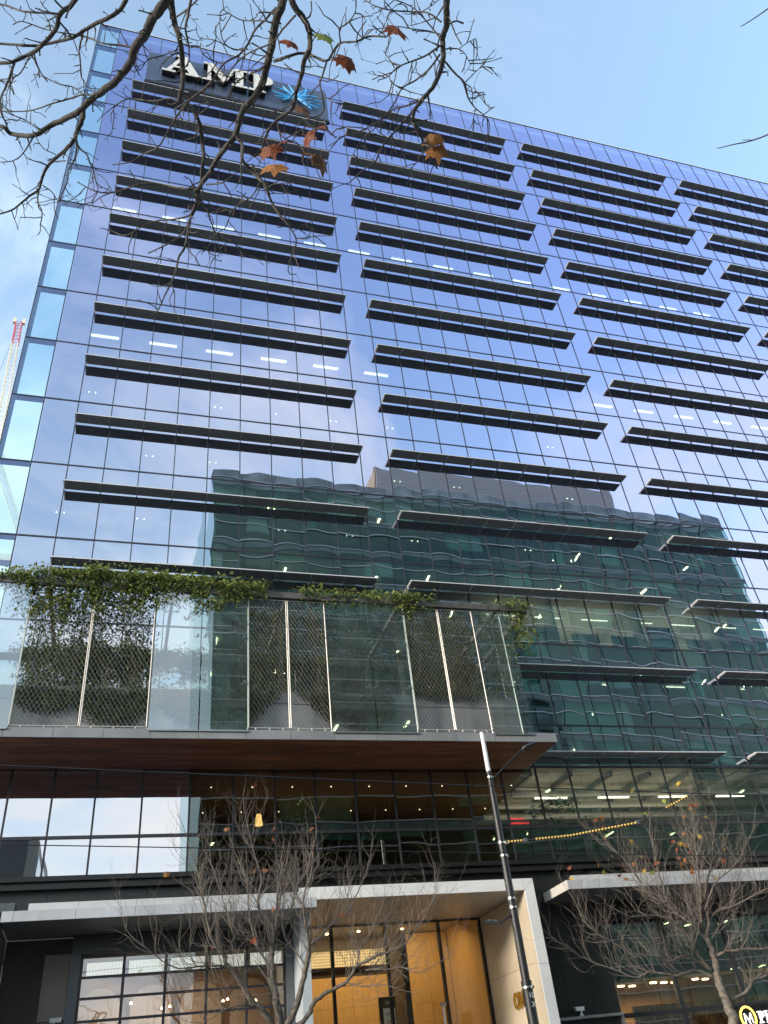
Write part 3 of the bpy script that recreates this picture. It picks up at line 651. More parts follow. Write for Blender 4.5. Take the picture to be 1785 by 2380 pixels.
def serif(kind, x, z, h, mb, y0, y1):
    """slab-serif capitals, h = cap height, x = left edge"""
    fn = lambda u, v, d: (x + u * h, d, z + v * h)
    cnt = [0]
    def add(poly):           # each stroke a hair in front of the last, so no two faces share a plane
        cnt[0] += 1; mb.prism(poly, fn, y0 - .0025 * cnt[0], y1 - .0025 * cnt[0])
    R4 = lambda a, b, c, d: add([(a, b), (c, b), (c, d), (a, d)])
    if kind == 'P':
        R4(.02, 0, .50, .10); R4(.16, .10, .36, .90); R4(.02, .90, .40, 1.0)
        outer = [(.40 + .32 * math.cos(a), .715 + .285 * math.sin(a)) for a in [math.pi / 2 - i * math.pi / 10 for i in range(11)]]
        inner = [(.40 + .14 * math.cos(a), .715 + .165 * math.sin(a)) for a in [-math.pi / 2 + i * math.pi / 10 for i in range(11)]]
        add([(.36, 1.0)] + outer + [(.36, .43), (.36, .55)] + inner + [(.36, .88)])
    if kind == 'H':
        for a in (.02, .56): R4(a, 0, a + .36, .08); R4(a + .09, .08, a + .27, .92); R4(a, .92, a + .36, 1.0)
        R4(.29, .45, .65, .55)
    if kind == 'A':
        R4(-.06, 0, .30, .09); R4(.56, 0, 1.04, .09)
        add([(.06, .09), (.17, .09), (.50, .91), (.39, .91)]); add([(.36, .91), (.60, .91), (.92, .09), (.68, .09)]); R4(.205, .28, .64, .37); R4(.26, .91, .60, 1.0)
    if kind == 'M':
        R4(-.02, 0, .32, .09); R4(.78, 0, 1.22, .09); R4(.10, .09, .20, .91); R4(.88, .09, 1.10, .91); R4(-.02, .91, .30, 1.0); R4(.86, .91, 1.22, 1.0)
        add([(.12, .91), (.36, .91), (.66, .22), (.54, .08)]); add([(.54, .08), (.66, .22), (.88, .91), (.80, .91)])
for s, xx in (('P', 27.36), ('H', 27.66)):
    l = MB(); serif(s, xx, 3.02, .36, l, -.64, -.605); bw('letter', l, E_WHITE, ps, fixn=True)

# ------------------------------------------------------------------ company sign on the tower
cs_ = empty('company_sign', (8.8, -.3, 60.6), 'navy sign panel with white letters AMP and a blue burst at the roof', 'sign')
for a, b in ((2.25, 5.5), (5.5, 8.8), (8.8, 12.05), (12.05, 15.3)): wbox('sign_panel', M_NAVY, cs_, a + .01, b - .01, -.40, -.12, 60.75, 64.85)
wbox('sign_frame', M_BLKM, cs_, 2.2, 15.35, -.38, -.14, 60.55, 60.74)
for s, xx in (('A', 3.45), ('M', 6.15), ('P', 9.3)):
    l = MB(); serif(s, xx, 61.75, 2.55, l, -.85, -.80); bw('letter', l, M_LETW, cs_, fixn=True)
    l = MB(); serif(s, xx + .015, 61.765, 2.52, l, -.795, -.41); bw('letter_return', l, M_BLKM, cs_, fixn=True)
cx, cz = 12.9, 62.6
for k, (a0, ln, bend) in enumerate(((172, 1.75, .2), (150, 1.5, -.15), (128, 1.45, .12), (108, 1.6, 0), (66, 1.75, -.25), (50, 1.9, .35), (22, 1.75, .25), (6, 1.8, .05), (-10, 1.8, -.12), (-27, 1.7, -.15), (-48, 1.45, 0), (196, 1.5, .1), (216, 1.1, 0))):
    a = R_(a0); pts = []; rad = []
    for i in range(9):
        t_ = i / 8; r = .15 + ln * t_; off = bend * math.sin(math.pi * t_)
        pts.append((cx + r * math.cos(a) - off * math.sin(a), -.62, cz + r * math.sin(a) + off * math.cos(a))); rad.append(.025 + .055 * math.sin(math.pi * min(1, t_ * .75 + .2)))
    bw('petal', MB().tube(pts, rad, 6), M_CYAN, cs_)

# ------------------------------------------------------------------ building across the street (seen in the glass)
opp = empty('glass_office', (41, -45, 0), 'dark green glass office across the street, seen mirrored in the tower', 'office building')
OX0, OX1, OY, OT, OH = 11.0, 72.5, -36.0, 56.7, 3.83
M_OB = mat('pale_transom', (.78, .80, .78), .5, .2); M_OG = mat('green_spandrel', (.02, .055, .05), .2)
M_BL = [mat('blind_green', (.34, .62, .50), .7), mat('blind_grey', (.80, .80, .78), .7), mat('blind_dark', (.03, .045, .04), .7), mat('blind_tan', (.72, .52, .32), .7)]
nfl = 15
M_SPAN = mat('grey_green_spandrel', (.20, .30, .26), .3, var=.35, scale=.35)
opane = MB().box(-1.52, 1.52, -.015, .015, -1.84, 1.84).mesh('pane', G_OPP)
colx = [OX0 + 3.075 * k for k in range(21)]
E_BK = mat('office_back', (.12, .15, .14), .8)
for f in range(nfl):
    zt = OT - 1.1 - f * OH; zb = zt - OH
    bw('floor_slab', MB().box(OX0 + .3, OX1 - .3, OY - 9, OY - .35, zt - .35, zt), M_SLAB, opp)
    for z in (zt, zt - 1.85): bw('transom', MB().box(OX0, OX1, OY + .02, OY + .14, z - .045, z + .045), M_OB, opp)
    bw('spandrel_band', MB().box(OX0 + .05, OX1 - .05, OY + .017, OY + .05, zt - .62, zt - .05), M_SPAN, opp)
    bl = [MB() for _ in M_BL]; li = MB()
    for k in range(20):
        xa = colx[k]
        if len([1]) and f * 20 + k < 300: o = put('pane', opane, opp, (xa + 1.5375 - opp.location.x, OY - opp.location.y, (zt + zb) / 2))
        q = rnd.random(); i = 0 if q < .25 else 1 if q < .50 else 3 if q < .62 else 2
        if q < .82:
            zz = rnd.choice((zt - 1.2, zt - 2.5, zb + .1)); bl[i].box(xa + .05, xa + rnd.choice((1.5, 3.0, 3.0)), OY - .5, OY - .46, zz, zt - .4)
        if rnd.random() < .20 and f < 13:
            yy = OY - rnd.uniform(1.5, 4); xx = xa + rnd.uniform(.3, 2.2); li.box(xx, xx + .16, yy - 1.3, yy, zt - .45, zt - .38)
    for mb_, mt in zip(bl, M_BL):
        if mb_.v: bw('blind_row', mb_, mt, opp)
    if li.v: bw('ceiling_light', li, E_OPP, opp)
for k in range(21): bw('mullion', MB().box(colx[k] - .03, colx[k] + .03, OY + .015, OY + .10, 0, OT - .05), M_OG, opp)
bw('back_wall', MB().box(OX0 + .3, OX1 - .3, OY - 9.3, OY - 9.02, 0, OT - 1), E_BK, opp)
bw('side_glazing', MB().box(OX0 - .02, OX0 + .25, OY - 22, OY - .4, 0, OT), mat('teal_side', (.12, .34, .36), .15, .3), opp)
bw('side_glazing', MB().box(OX1 - .25, OX1 + .02, OY - 22, OY - .4, 0, OT), bpy.data.materials['teal_side'], opp)
M_PAR = mat('parapet_glass', (.36, .42, .40), .25, .1, var=.4, scale=.5)
for k in range(20): bw('parapet_panel', MB().box(colx[k] + .02, colx[k] + 3.055, OY - .05, OY + .08, OT - 1.02, OT), M_PAR, opp)
bw('roof', MB().box(OX0 + .3, OX1 - .3, OY - 22, OY - .1, OT - 1.06, OT - .9), M_SLAB, opp)
lv = MB()
for k in range(33): lv.box(29.6, 60.3, OY - 3.0, OY - 2.8, OT - 1 + k * .2, OT - 1 + k * .2 + .12)
bw('plant_louvre', lv, mat('louvre_grey', (.78, .75, .70), .5), opp, kind='stuff')
bw('plant_room', MB().box(29.62, 60.28, OY - 14, OY - 3.02, OT - .88, OT + 5.4), M_CORE, opp)
tn = MB()
for k in range(33): tn.box(29.44, 29.58, OY - 14, OY - 3.0, OT - 1 + k * .2, OT - 1 + k * .2 + .15)
bw('plant_screen', tn, mat('sunlit_tan_louvre', (.50, .40, .30), .6), opp, kind='stuff')  # tan puts the warm sunlight on this side into the colour
bw('lower_block', MB().box(OX0 + .4, OX1 - .4, OY - 22, OY - 9.4, 0, OT - 1.1), E_BK, opp)
dt = empty('dark_tower', (-14, -72, 0), 'low dark block down the street, mirrored in the podium glass', 'building')
bw('wall', MB().prism([(-26, -58), (-3.2, -58), (-2.2, -60), (-2.2, -80), (-26, -80)], lambda u, v, d: (u, v, d), 0, 27), mat('dark_grey_wall', (.06, .07, .08), .5, var=.2, scale=.4), dt, fixn=True)
for k in range(7): bw('window_strip', MB().box(-2.4, -2.1, -79, -60.5, 2.2 + k * 3.6, 4.1 + k * 3.6), mat('strip_glass', (.2, .35, .5), .1, .6) if k == 0 else bpy.data.materials['strip_glass'], dt)

# ------------------------------------------------------------------ lamp post, cables
lp = empty('street_lamp', (16.12, -6, 0), 'tall black tapered street lamp post with white top, two arms, numbered 10 X', 'street lamp')
PX, PY = 0, 0
def ptube(n, z0, z1, r0, r1, mt): return MB().tube([(0, 0, z0), (0, 0, z1)], [r0, r1], 36).build(n, mt, lp, smooth=False)
ptube('base_shaft', 0, 4.20, .150, .145, M_POLE); ptube('collar', 4.201, 4.28, .150, .150, M_POLE)
ptube('lower_shaft', 4.281, 6.90, .118, .112, M_POLE); ptube('middle_shaft', 6.901, 9.45, .108, .096, M_POLE); ptube('upper_shaft', 9.451, 10.13, .080, .076, M_POLE)
ptube('white_top', 10.131, 11.42, .073, .068, M_POLEW)
for z, r in ((4.10, .152), (6.12, .121), (6.36, .120), (7.55, .112), (7.92, .111), (9.92, .080)):
    b = MB(); b.tube([(0, 0, z), (0, 0, z + .045)], r, 20); b.box(r - .01, r + .05, -.03, .03, z - .01, z + .06); b.build('band', M_BAND, lp)
def lumi(name, pts, hd, rz, tilt):
    a = MB().tube(pts, .028, 8).build(name, M_POLE, lp)
    h = MB()
    prof = [(0, .05, .05), (.10, .11, .07), (.30, .13, .075), (.48, .10, .05), (.55, .03, .03)]
    for (x0, w0, h0), (x1, w1, h1) in zip(prof[:-1], prof[1:]):
        h.add([(x0, -w0, 0), (x0, w0, 0), (x0, w0 * .7, h0), (x0, -w0 * .7, h0), (x1, -w1, 0), (x1, w1, 0), (x1, w1 * .7, h1), (x1, -w1 * .7, h1)], [(0, 1, 5, 4), (1, 2, 6, 5), (2, 3, 7, 6), (3, 0, 4, 7)])
    for q in range(4): h.box(.12 + q * .08, .13 + q * .08, -.08, .08, .07, .10)
    o = h.build('lamp_head', M_POLE, a, loc=hd, fixn=True); o.rotation_euler = (0, -tilt, rz)
    o2 = MB().box(hd[0] - .02, hd[0] + .02, hd[1] - .02, hd[1] + .02, hd[2] - .05, hd[2] + .02).build('lamp_joint', M_BAND, a)
lumi('lamp_arm', [(.05, -.02, 9.85), (1.05, -.25, 10.65), (1.18, -.28, 10.75)], (1.2, -.28, 10.76), R_(-13), R_(18))
lumi('lower_lamp_arm', [(-.1, -.02, 5.95), (-.55, -.15, 5.72), (-.62, -.17, 5.70)], (-.60, -.17, 5.69), R_(195), R_(4))
flip = {}
for s, z in (('10', 3.86), ('X', 3.64)):
    o = put('number', text_mesh(s, .19, .001, 'number', M_WHITE), lp, (-.075 if s == '10' else -.025, -.166 if s == '10' else -.159, z)); o.rotation_euler = (R_(90), 0, R_(8))
ca = empty('overhead_cable', (12, -11, 8.1), 'upper black tram span wire crossing in front of the podium', 'cable', None)
A0, A1 = onY(0, 1779, -12), onY(1785, 1850, -9.6)
dd = A1 - A0
bw('wire', MB().tube([A0 - dd * .6, A0, A0 + dd * .5 - Vector((0, 0, .03)), A1, A1 + dd * .6], .016, 6), M_WIRE, ca)
ca2 = empty('overhead_cable', (12, -8, 7.3), 'lower black wire passing just above the shop canopies', 'cable', None)
A0, A1 = onY(0, 1963, -9), onY(1785, 1990, -7.0); dd = A1 - A0
bw('wire', MB().tube([A0 - dd * .6, A0, A0 + dd * .5 - Vector((0, 0, .02)), A1, A1 + dd * .6], .014, 6), M_WIRE, ca2)
ca3 = empty('span_wire', (18, -8, 7.8), 'yellow and black striped guard on the wire from the lamp post to the right', 'cable')
tp = [Vector((16.24, -6.05, 7.95)), onY(1325, 1942, -7.0), onY(1480, 1912, -8.2), onY(1600, 1850, -10), onY(1700, 1799, -12), onY(1785, 1757, -14), onY(1785, 1757, -14) + (onY(1785, 1757, -14) - onY(1700, 1799, -12)) * 1.5]
bw('wire', MB().tube(tp, .012, 5), M_WIRE, ca3)
def seg(pl, t):
    k = min(int(t), len(pl) - 2); return pl[k].lerp(pl[k + 1], t - k)
t_ = .04; i = 0
while t_ < 3.0:
    if not (.30 < t_ < .44 or 2.02 < t_ < 2.55):
        a, b = seg(tp, t_), seg(tp, min(t_ + .024, 3.0))
        bw('yellow_band' if i % 2 == 0 else 'black_band', MB().tube([a, b], 0.031 if t_ < 1.98 else .026, 8), M_TIGY if i % 2 == 0 else M_TIGK, ca3)
    t_ += .024; i += 1
for t_ in (.02, .31, 2.02):
    p = seg(tp, t_); bw('clamp', MB().box(p.x - .06, p.x + .06, p.y - .04, p.y + .04, p.z - .04, p.z + .05), M_BAND, ca3)

# ------------------------------------------------------------------ trees
def smooth_path(P, R, sub=3):
    out, rr = [], []
    n = len(P)
    for i in range(n - 1):
        p0, p1, p2, p3 = P[max(i - 1, 0)], P[i], P[i + 1], P[min(i + 2, n - 1)]
        for k in range(sub):
            t = k / sub
            q = .5 * ((2 * p1) + (p2 - p0) * t + (2 * p0 - 5 * p1 + 4 * p2 - p3) * t * t + (3 * p1 - p0 - 3 * p2 + p3) * t ** 3)
            out.append(q); rr.append(R[i] + (R[i + 1] - R[i]) * t)
    out.append(P[-1]); rr.append(R[-1]); return out, rr
def twig(mb, p, d, ln, r, rg, up, depth, tips, knob=0.0, wig=.35, n=4, child=.6):
    k = max(3, int(ln / (.11 if knob else .16))); pts = [p.copy()]; rad = [r]; q = p.copy(); dirn = d.normalized()
    for i in range(k):
        dirn = (dirn + Vector((rg.gauss(0, wig * .5), rg.gauss(0, wig * .5), rg.gauss(0, wig * .5))) + Vector((0, 0, up)) * .12).normalized()
        q = q + dirn * (ln / k); f = 1 - .75 * (i + 1) / k
        pts.append(q.copy()); rad.append(r * f * (1 + (knob * rg.random() if knob else 0)))
        if depth > 0 and i > 0 and rg.random() < child:
            ax = Vector((rg.gauss(0, 1), rg.gauss(0, 1), rg.gauss(0, 1))).cross(dirn)
            if ax.length > 1e-3:
                nd = (Matrix.Rotation(rg.uniform(.5, 1.1), 3, ax.normalized()) @ dirn)
                twig(mb, q, nd, ln * rg.uniform(.35, .62), r * f * .72 + .0008, rg, up, depth - 1, tips, knob, wig, 3 if depth < 2 else n, child)
    if knob: rad[-1] = rad[-2] * 1.25
    mb.tube(pts, rad, n, cap=False); tips.append((pts[-1], dirn))
_h = [(.10, -.02), (.34, -.12), (.40, .06), (.64, .14), (.50, .30), (.60, .56), (.37, .52), (.27, .66), (.18, .62)]
LEAFO = [(0, .02)] + _h + [(0, 1.0)] + [(-u, v) for u, v in reversed(_h)]
def leaf_mesh(name, size, curl, mt, seed):
    rg = random.Random(seed); mb = MB(); pts = []
    def pt3(u, v, dz=0):
        x = u * size; y = v * size
        return (x, y, curl * size * (u * u * 1.1 + .35 * v * v * (1 if curl > 0 else -1)) + dz)
    pj = [(u * rg.uniform(.85, 1.1), v * rg.uniform(.9, 1.08)) for u, v in LEAFO]; n = len(pj)
    vs = [pt3(0, .25, -.02 * size)] + [pt3(u, v) for u, v in pj] + [pt3(0, .25, -.02 * size - .002)] + [pt3(u, v, -.002) for u, v in pj]
    fs = []
    for i in range(n):
        a, b = 1 + i, 1 + (i + 1) % n; fs.append((0, a, b)); fs.append((n + 1, n + 1 + b, n + 1 + a)); fs.append((a, n + 1 + a, n + 1 + b, b))
    mb.add(vs, fs); mb.tube([(0, -.01 * size, 0), (.02 * size, -.45 * size, -.1 * size)], .012 * size + .0006, 4)
    return mb.mesh(name, mt)
def leafmat(name, c):
    m = mat(name, c, .6, var=.35, scale=60, detail=3); b = m.node_tree.nodes['Principled BSDF']
    b.inputs['Subsurface Weight'].default_value = 0.0
    tr = N(m.node_tree, 'ShaderNodeBsdfTranslucent'); tr.inputs[0].default_value = (*c, 1); mx = N(m.node_tree, 'ShaderNodeMixShader'); mx.inputs[0].default_value = .4
    o = m.node_tree.nodes['Material Output']; m.node_tree.links.new(b.outputs[0], mx.inputs[1]); m.node_tree.links.new(tr.outputs[0], mx.inputs[2]); m.node_tree.links.new(mx.outputs[0], o.inputs[0]); return m
LM = [leafmat('leaf_russet', (.33, .10, .05)), leafmat('leaf_orange', (.44, .20, .065)), leafmat('leaf_yellow', (.62, .45, .08)), leafmat('leaf_green', (.34, .42, .10)), leafmat('leaf_brown', (.27, .15, .09))]

# --- the plane tree whose branches hang into the top of the view
ot = empty('plane_tree', (4.0, -33.2, 0), 'bare plane tree whose dark branches hang across the sky overhead', 'tree')
K = 500 / 1659
def cA(x, y): return (x * K, y * K)
def cB(x, y): return (400 + x * K, y * K)
def cC(x, y): return (700 + x * K, y * K)
def cD(x, y): return (x * K, 300 + y * K)
def cE(x, y): return (350 + x * K, 400 + y * K)
# (crop, points, start width px in crop, end width, depth start, depth end)
OB = [
 (cA, [(1330,-60),(1240,60),(1170,150),(1120,260),(1040,370),(1010,470),(950,560),(880,640),(760,720),(690,780),(620,850),(500,915),(400,965),(270,1040),(170,1045),(80,1030),(30,980),(-40,975)], 84, 28, 5.4, 6.4),
 (cA, [(640,850),(630,930),(590,1020),(570,1080),(510,1150),(440,1210),(370,1280),(325,1370),(300,1460),(230,1510),(170,1560),(90,1620),(-20,1655)], 42, 12, 5.95, 5.5),
 (cA, [(590,1080),(610,1140),(670,1190),(690,1250),(720,1310),(740,1400),(755,1470),(705,1560)], 18, 8, 5.85, 6.1),
 (cA, [(590,1080),(590,1150),(570,1240),(530,1310),(520,1400),(480,1490),(445,1560)], 16, 8, 5.85, 5.6),
 (cA, [(330,1430),(400,1480),(450,1560)], 10, 6, 5.7, 5.8), (cA, [(300,1460),(290,1550),(325,1640),(310,1730)], 14, 8, 5.7, 5.6),
 (cA, [(620,-60),(540,50),(460,110),(440,200),(400,270),(330,340),(260,400),(200,430),(100,475),(-40,490)], 44, 26, 5.0, 5.3),
 (cA, [(110,480),(80,580),(40,680),(5,760),(10,880),(60,960)], 22, 10, 5.25, 5.1), (cA, [(440,110),(360,100),(190,90),(70,50),(-40,20)], 20, 14, 5.1, 5.5),
 (cA, [(1000,-60),(930,70),(850,130),(720,190),(640,240),(560,290),(440,320),(300,350),(180,350),(60,340),(-40,335)], 38, 18, 6.0, 6.6),
 (cA, [(1035,365),(930,350),(800,335),(680,290),(560,265),(440,245),(330,220),(170,165),(100,190)], 20, 8, 5.65, 6.0),
 (cA, [(720,740),(640,730),(540,760),(400,800),(250,850),(100,860),(-20,850)], 17, 8, 5.85, 6.4), (cA, [(640,730),(560,670),(460,650),(330,590),(260,570)], 12, 7, 5.9, 6.1),
 (cA, [(300,1000),(200,930),(80,880),(-20,840)], 12, 8, 6.2, 6.3), (cA, [(260,1050),(180,1180),(100,1240),(-10,1250)], 13, 7, 6.2, 5.9), (cA, [(270,1040),(330,1140),(430,1190)], 9, 7, 6.1, 6.0),
 (cA, [(640,260),(610,380),(620,500),(630,600),(690,680),(730,710)], 13, 7, 6.3, 6.1), (cA, [(230,430),(160,560),(90,600),(-10,615)], 12, 7, 5.2, 5.3),
 (cA, [(1315,-60),(1340,150),(1380,280),(1400,400),(1410,560),(1400,700),(1390,770),(1450,810),(1510,880),(1545,980),(1560,1100),(1570,1220),(1555,1330),(1550,1450)], 50, 26, 5.4, 5.9),
 (cA, [(1660,600),(1560,700),(1480,760),(1420,820),(1340,930),(1280,1040),(1210,1140),(1100,1190),(1000,1250),(870,1270)], 24, 9, 5.2, 6.2),
 (cA, [(1390,770),(1290,760),(1180,780),(1050,765),(960,770),(880,830),(880,900),(860,1030)], 14, 7, 5.6, 6.3),
 (cA, [(1370,380),(1250,430),(1140,460),(1080,540),(990,545)], 12, 6, 5.5, 5.9), (cA, [(1480,-40),(1450,120),(1430,220),(1450,330),(1460,450),(1430,520)], 26, 10, 5.1, 5.0), (cA, [(1360,130),(1460,60),(1560,-40)], 14, 12, 5.4, 5.2),
 (cB, [(870,-60),(820,100),(790,200),(770,350),(730,500),(690,650),(640,740),(560,830),(520,920),(490,1040),(420,1130),(350,1220),(300,1320),(240,1400),(200,1470),(190,1560),(150,1660)], 72, 30, 4.6, 5.4),
 (cE, [(340,135),(380,230),(320,330),(270,440),(220,500),(100,570),(-20,625)], 24, 10, 5.3, 5.8), (cE, [(300,370),(270,560),(220,650),(200,740),(160,850),(110,950),(60,1060),(0,1110)], 22, 9, 5.5, 5.1), (cE, [(160,860),(185,940),(180,1050)], 10, 7, 5.2, 5.2),
 (cE, [(390,210),(440,310),(480,420),(520,490),(620,530),(700,590),(740,640)], 14, 6, 5.4, 5.9), (cE, [(510,490),(440,580),(390,635)], 8, 6, 5.6, 5.7), (cE, [(515,530),(540,620),(490,660),(550,690)], 8, 6, 5.6, 5.6),
 (cD, [(1530,455),(1430,460),(1300,440),(1130,420),(1000,450),(870,490),(740,480),(600,410)], 22, 9, 5.4, 5.7), (cD, [(1480,660),(1380,690),(1200,710),(1080,760),(970,820),(870,790),(790,765)], 16, 7, 5.5, 5.8), (cD, [(1000,455),(860,490),(770,530),(710,580)], 12, 7, 5.5, 5.4),
 (cB, [(490,1040),(540,1120),(540,1230),(600,1300),(670,1380),(730,1450),(760,1540),(800,1620),(860,1700)], 32, 16, 5.0, 4.8), (cE, [(780,-60),(860,70),(920,200),(990,320),(1060,410),(1120,510),(1110,600),(1070,690),(1060,760)], 20, 8, 4.85, 5.0), (cE, [(1120,510),(1200,515),(1260,490)], 8, 6, 4.9, 4.9), (cE, [(840,80),(780,190),(690,240),(620,310),(600,380)], 14, 7, 4.85, 5.1), (cE, [(910,250),(830,300),(780,370)], 10, 6, 4.9, 4.8), (cE, [(900,120),(960,90),(1110,85)], 10, 7, 4.8, 4.6), (cE, [(430,95),(560,80),(650,10)], 15, 10, 5.2, 5.0),
 (cB, [(900,-60),(950,60),(1020,150),(1060,250),(1060,380),(1020,460),(1000,570),(960,700),(930,830),(830,910),(760,980),(720,1060),(690,1150),(640,1210)], 58, 13, 4.3, 5.0),
 (cB, [(820,940),(820,1000),(870,1070),(960,1100),(1020,1170)], 14, 8, 4.8, 4.7), (cB, [(790,470),(880,440),(1000,410),(1080,430),(1190,470),(1240,400),(1300,330),(1420,320),(1520,280),(1650,285)], 28, 14, 4.7, 4.2),
 (cB, [(1190,480),(1160,580),(1140,650),(1165,760),(1170,850),(1120,920),(1100,990)], 18, 8, 4.4, 4.6), (cB, [(1175,740),(1230,780),(1310,810)], 9, 6, 4.5, 4.4), (cB, [(1300,330),(1290,220),(1340,190),(1410,100),(1420,-20)], 14, 8, 4.3, 4.2), (cB, [(1170,900),(1200,1020),(1270,1055)], 8, 6, 4.5, 4.5),
 (cB, [(800,60),(720,150),(640,230),(590,330),(520,420),(400,490),(330,590),(260,680),(150,760),(20,840)], 20, 12, 4.7, 5.3), (cB, [(950,120),(850,230),(770,330),(650,380),(560,430),(470,520),(400,640)], 18, 9, 4.4, 4.9), (cB, [(700,520),(610,570),(530,610),(460,680),(400,780),(260,770)], 18, 7, 4.8, 5.0),
 (cB, [(780,180),(700,160),(600,160),(520,150),(400,80)], 15, 8, 4.6, 4.9), (cB, [(580,380),(480,380),(400,330),(370,210),(370,100)], 12, 7, 4.9, 5.1), (cB, [(480,385),(330,310),(210,290),(185,200)], 10, 6, 5.0, 5.1), (cB, [(400,490),(320,470),(230,410),(220,340)], 13, 7, 5.0, 5.0),
 (cC, [(1125,-60),(1120,100),(1120,200),(1090,300),(1095,430),(1070,560),(1010,680),(940,760),(880,840),(860,930),(880,980),(930,1060),(950,1140),(1000,1220),(1050,1300)], 58, 13, 4.2, 5.2),
 (cC, [(880,840),(800,930),(700,1040),(620,1140),(570,1250),(480,1310),(370,1410)], 24, 8, 4.9, 5.4), (cC, [(930,770),(830,810),(700,850),(600,930),(500,990),(400,1030),(300,1055)], 17, 7, 4.8, 5.3), (cC, [(1070,420),(980,540),(880,620),(780,680),(720,790),(650,890),(580,980),(480,1060),(400,1190)], 17, 7, 4.6, 5.3),
 (cC, [(1060,360),(960,430),(860,470),(740,520),(670,590),(590,620)], 18, 8, 4.5, 4.8), (cC, [(720,525),(690,470),(635,395)], 9, 7, 4.7, 4.8), (cC, [(680,590),(700,640),(780,680)], 9, 7, 4.7, 4.8), (cC, [(1110,475),(1180,560),(1260,640),(1290,760),(1350,840),(1410,890),(1450,950),(1440,1100)], 18, 7, 4.6, 5.0), (cC, [(1260,640),(1330,570),(1400,515),(1490,525)], 9, 6, 4.7, 4.8), (cC, [(1400,515),(1430,460)], 6, 5, 4.7, 4.8), (cC, [(1290,700),(1350,715),(1415,710)], 8, 6, 4.8, 4.9), (cC, [(1410,880),(1490,825)], 8, 6, 4.9, 5.0), (cC, [(1350,840),(1330,910),(1360,960)], 8, 6, 4.9, 4.9),
 (cC, [(1110,378),(1200,375),(1260,410),(1300,490)], 12, 6, 4.5, 4.6), (cC, [(1220,375),(1280,330),(1345,297)], 8, 6, 4.5, 4.6), (cC, [(1090,270),(980,240),(870,225),(750,205),(640,215),(520,230)], 13, 7, 4.4, 4.7), (cC, [(1080,170),(980,100),(860,90),(700,80),(580,50),(490,0)], 16, 8, 4.3, 4.6), (cC, [(1080,300),(980,180),(900,90),(830,40),(680,-20)], 13, 9, 4.4, 4.5), (cC, [(930,90),(1010,40),(1080,-20)], 9, 7, 4.4, 4.3),
 (cC, [(860,940),(800,1000),(790,1100),(770,1140)], 14, 8, 5.0, 5.1), (cC, [(760,1080),(660,1060),(560,1030)], 12, 6, 5.1, 5.2), (cC, [(960,1150),(910,1230),(835,1310)], 9, 6, 5.1, 5.2),
 (cC, [(3740,-20),(3610,60),(3480,150),(3390,205)], 16, 7, 4.3, 4.6), (cC, [(3740,960),(3620,1030),(3470,1085),(3330,1115),(3205,1145)], 16, 7, 4.4, 4.8), (cC, [(3480,1080),(3400,1080)], 7, 5, 4.5, 4.5),
]
crown, bark = MB(), MB(); trg = random.Random(5); starts = []; tips = []
for fn, pl, w0, w1, d0, d1 in OB:
    n = len(pl); P, Rr = [], []
    for i, q in enumerate(pl):
        t_ = i / (n - 1); d = d0 + (d1 - d0) * t_ + (.06 * math.sin(i * 2.1 + w0) if 0 < i < n - 1 else 0)
        px_, py_ = fn(*q); P.append(atD(px_, py_, d)); wd = w0 + (w1 - w0) * t_ ** .8; Rr.append(wd * K / 2 / 1896.6 * d * .95)
    sp, sr = smooth_path(P, Rr, 4 if w0 > 15 else 3)
    for i in range(1, len(sp) - 1):
        sp[i] = sp[i] + Vector((trg.gauss(0, 1), trg.gauss(0, 1), trg.gauss(0, 1))) * sr[i] * .09; sr[i] *= trg.uniform(.95, 1.07)
    (bark if w0 > 34 else crown).tube(sp, sr, 9 if w0 > 34 else 6)
    if w0 > 34 and pl[0][1] < 0: starts.append((P[0], P[1], Rr[0]))
    # knobbly side twigs
    step = max(1, int(len(sp) / (4 + len(pl) * 1.1)))
    for i in range(2, len(sp), step):
        if pl[0][0] > 3000: break
        if trg.random() < .55:
            tdir = (sp[min(i + 1, len(sp) - 1)] - sp[i - 1]).normalized(); side = tdir.cross(Vector((trg.gauss(0, 1), trg.gauss(0, 1), trg.gauss(0, 1)))).normalized()
            twig(crown, sp[i], tdir * .6 + side, trg.uniform(.06, .20), min(max(sr[i] * .5, .0035), .0055), trg, -.3, 1, tips, .6, .5, 4, .35)
        elif trg.random() < .5:
            side = Vector((trg.gauss(0, 1), trg.gauss(0, 1), trg.gauss(0, 1))).normalized(); crown.tube([sp[i], sp[i] + side * (sr[i] + .022)], [sr[i] * .5, .003], 4)
fork = Vector((4.3, -32.6, 6.6))
bark.tube(*smooth_path([Vector((4.0, -33.2, -.1)), Vector((3.95, -33.2, 2.0)), Vector((4.1, -33.0, 4.4)), fork], [.30, .24, .21, .17], 4), 12)
for p0, p1, r0 in starts:
    out_ = (p0 - p1).normalized(); mid = p0 + out_ * .9
    bark.tube(*smooth_path([fork - Vector((0, 0, .3)), fork.lerp(mid, .5) + Vector((0, 0, 1.0)), mid, p0 - out_ * .01], [.11, .075, max(r0 * 1.15, .04), r0], 5), 9)
bw('trunk', bark, M_BARKD, ot, smooth=True); bw('crown', crown, M_BARKD, ot)
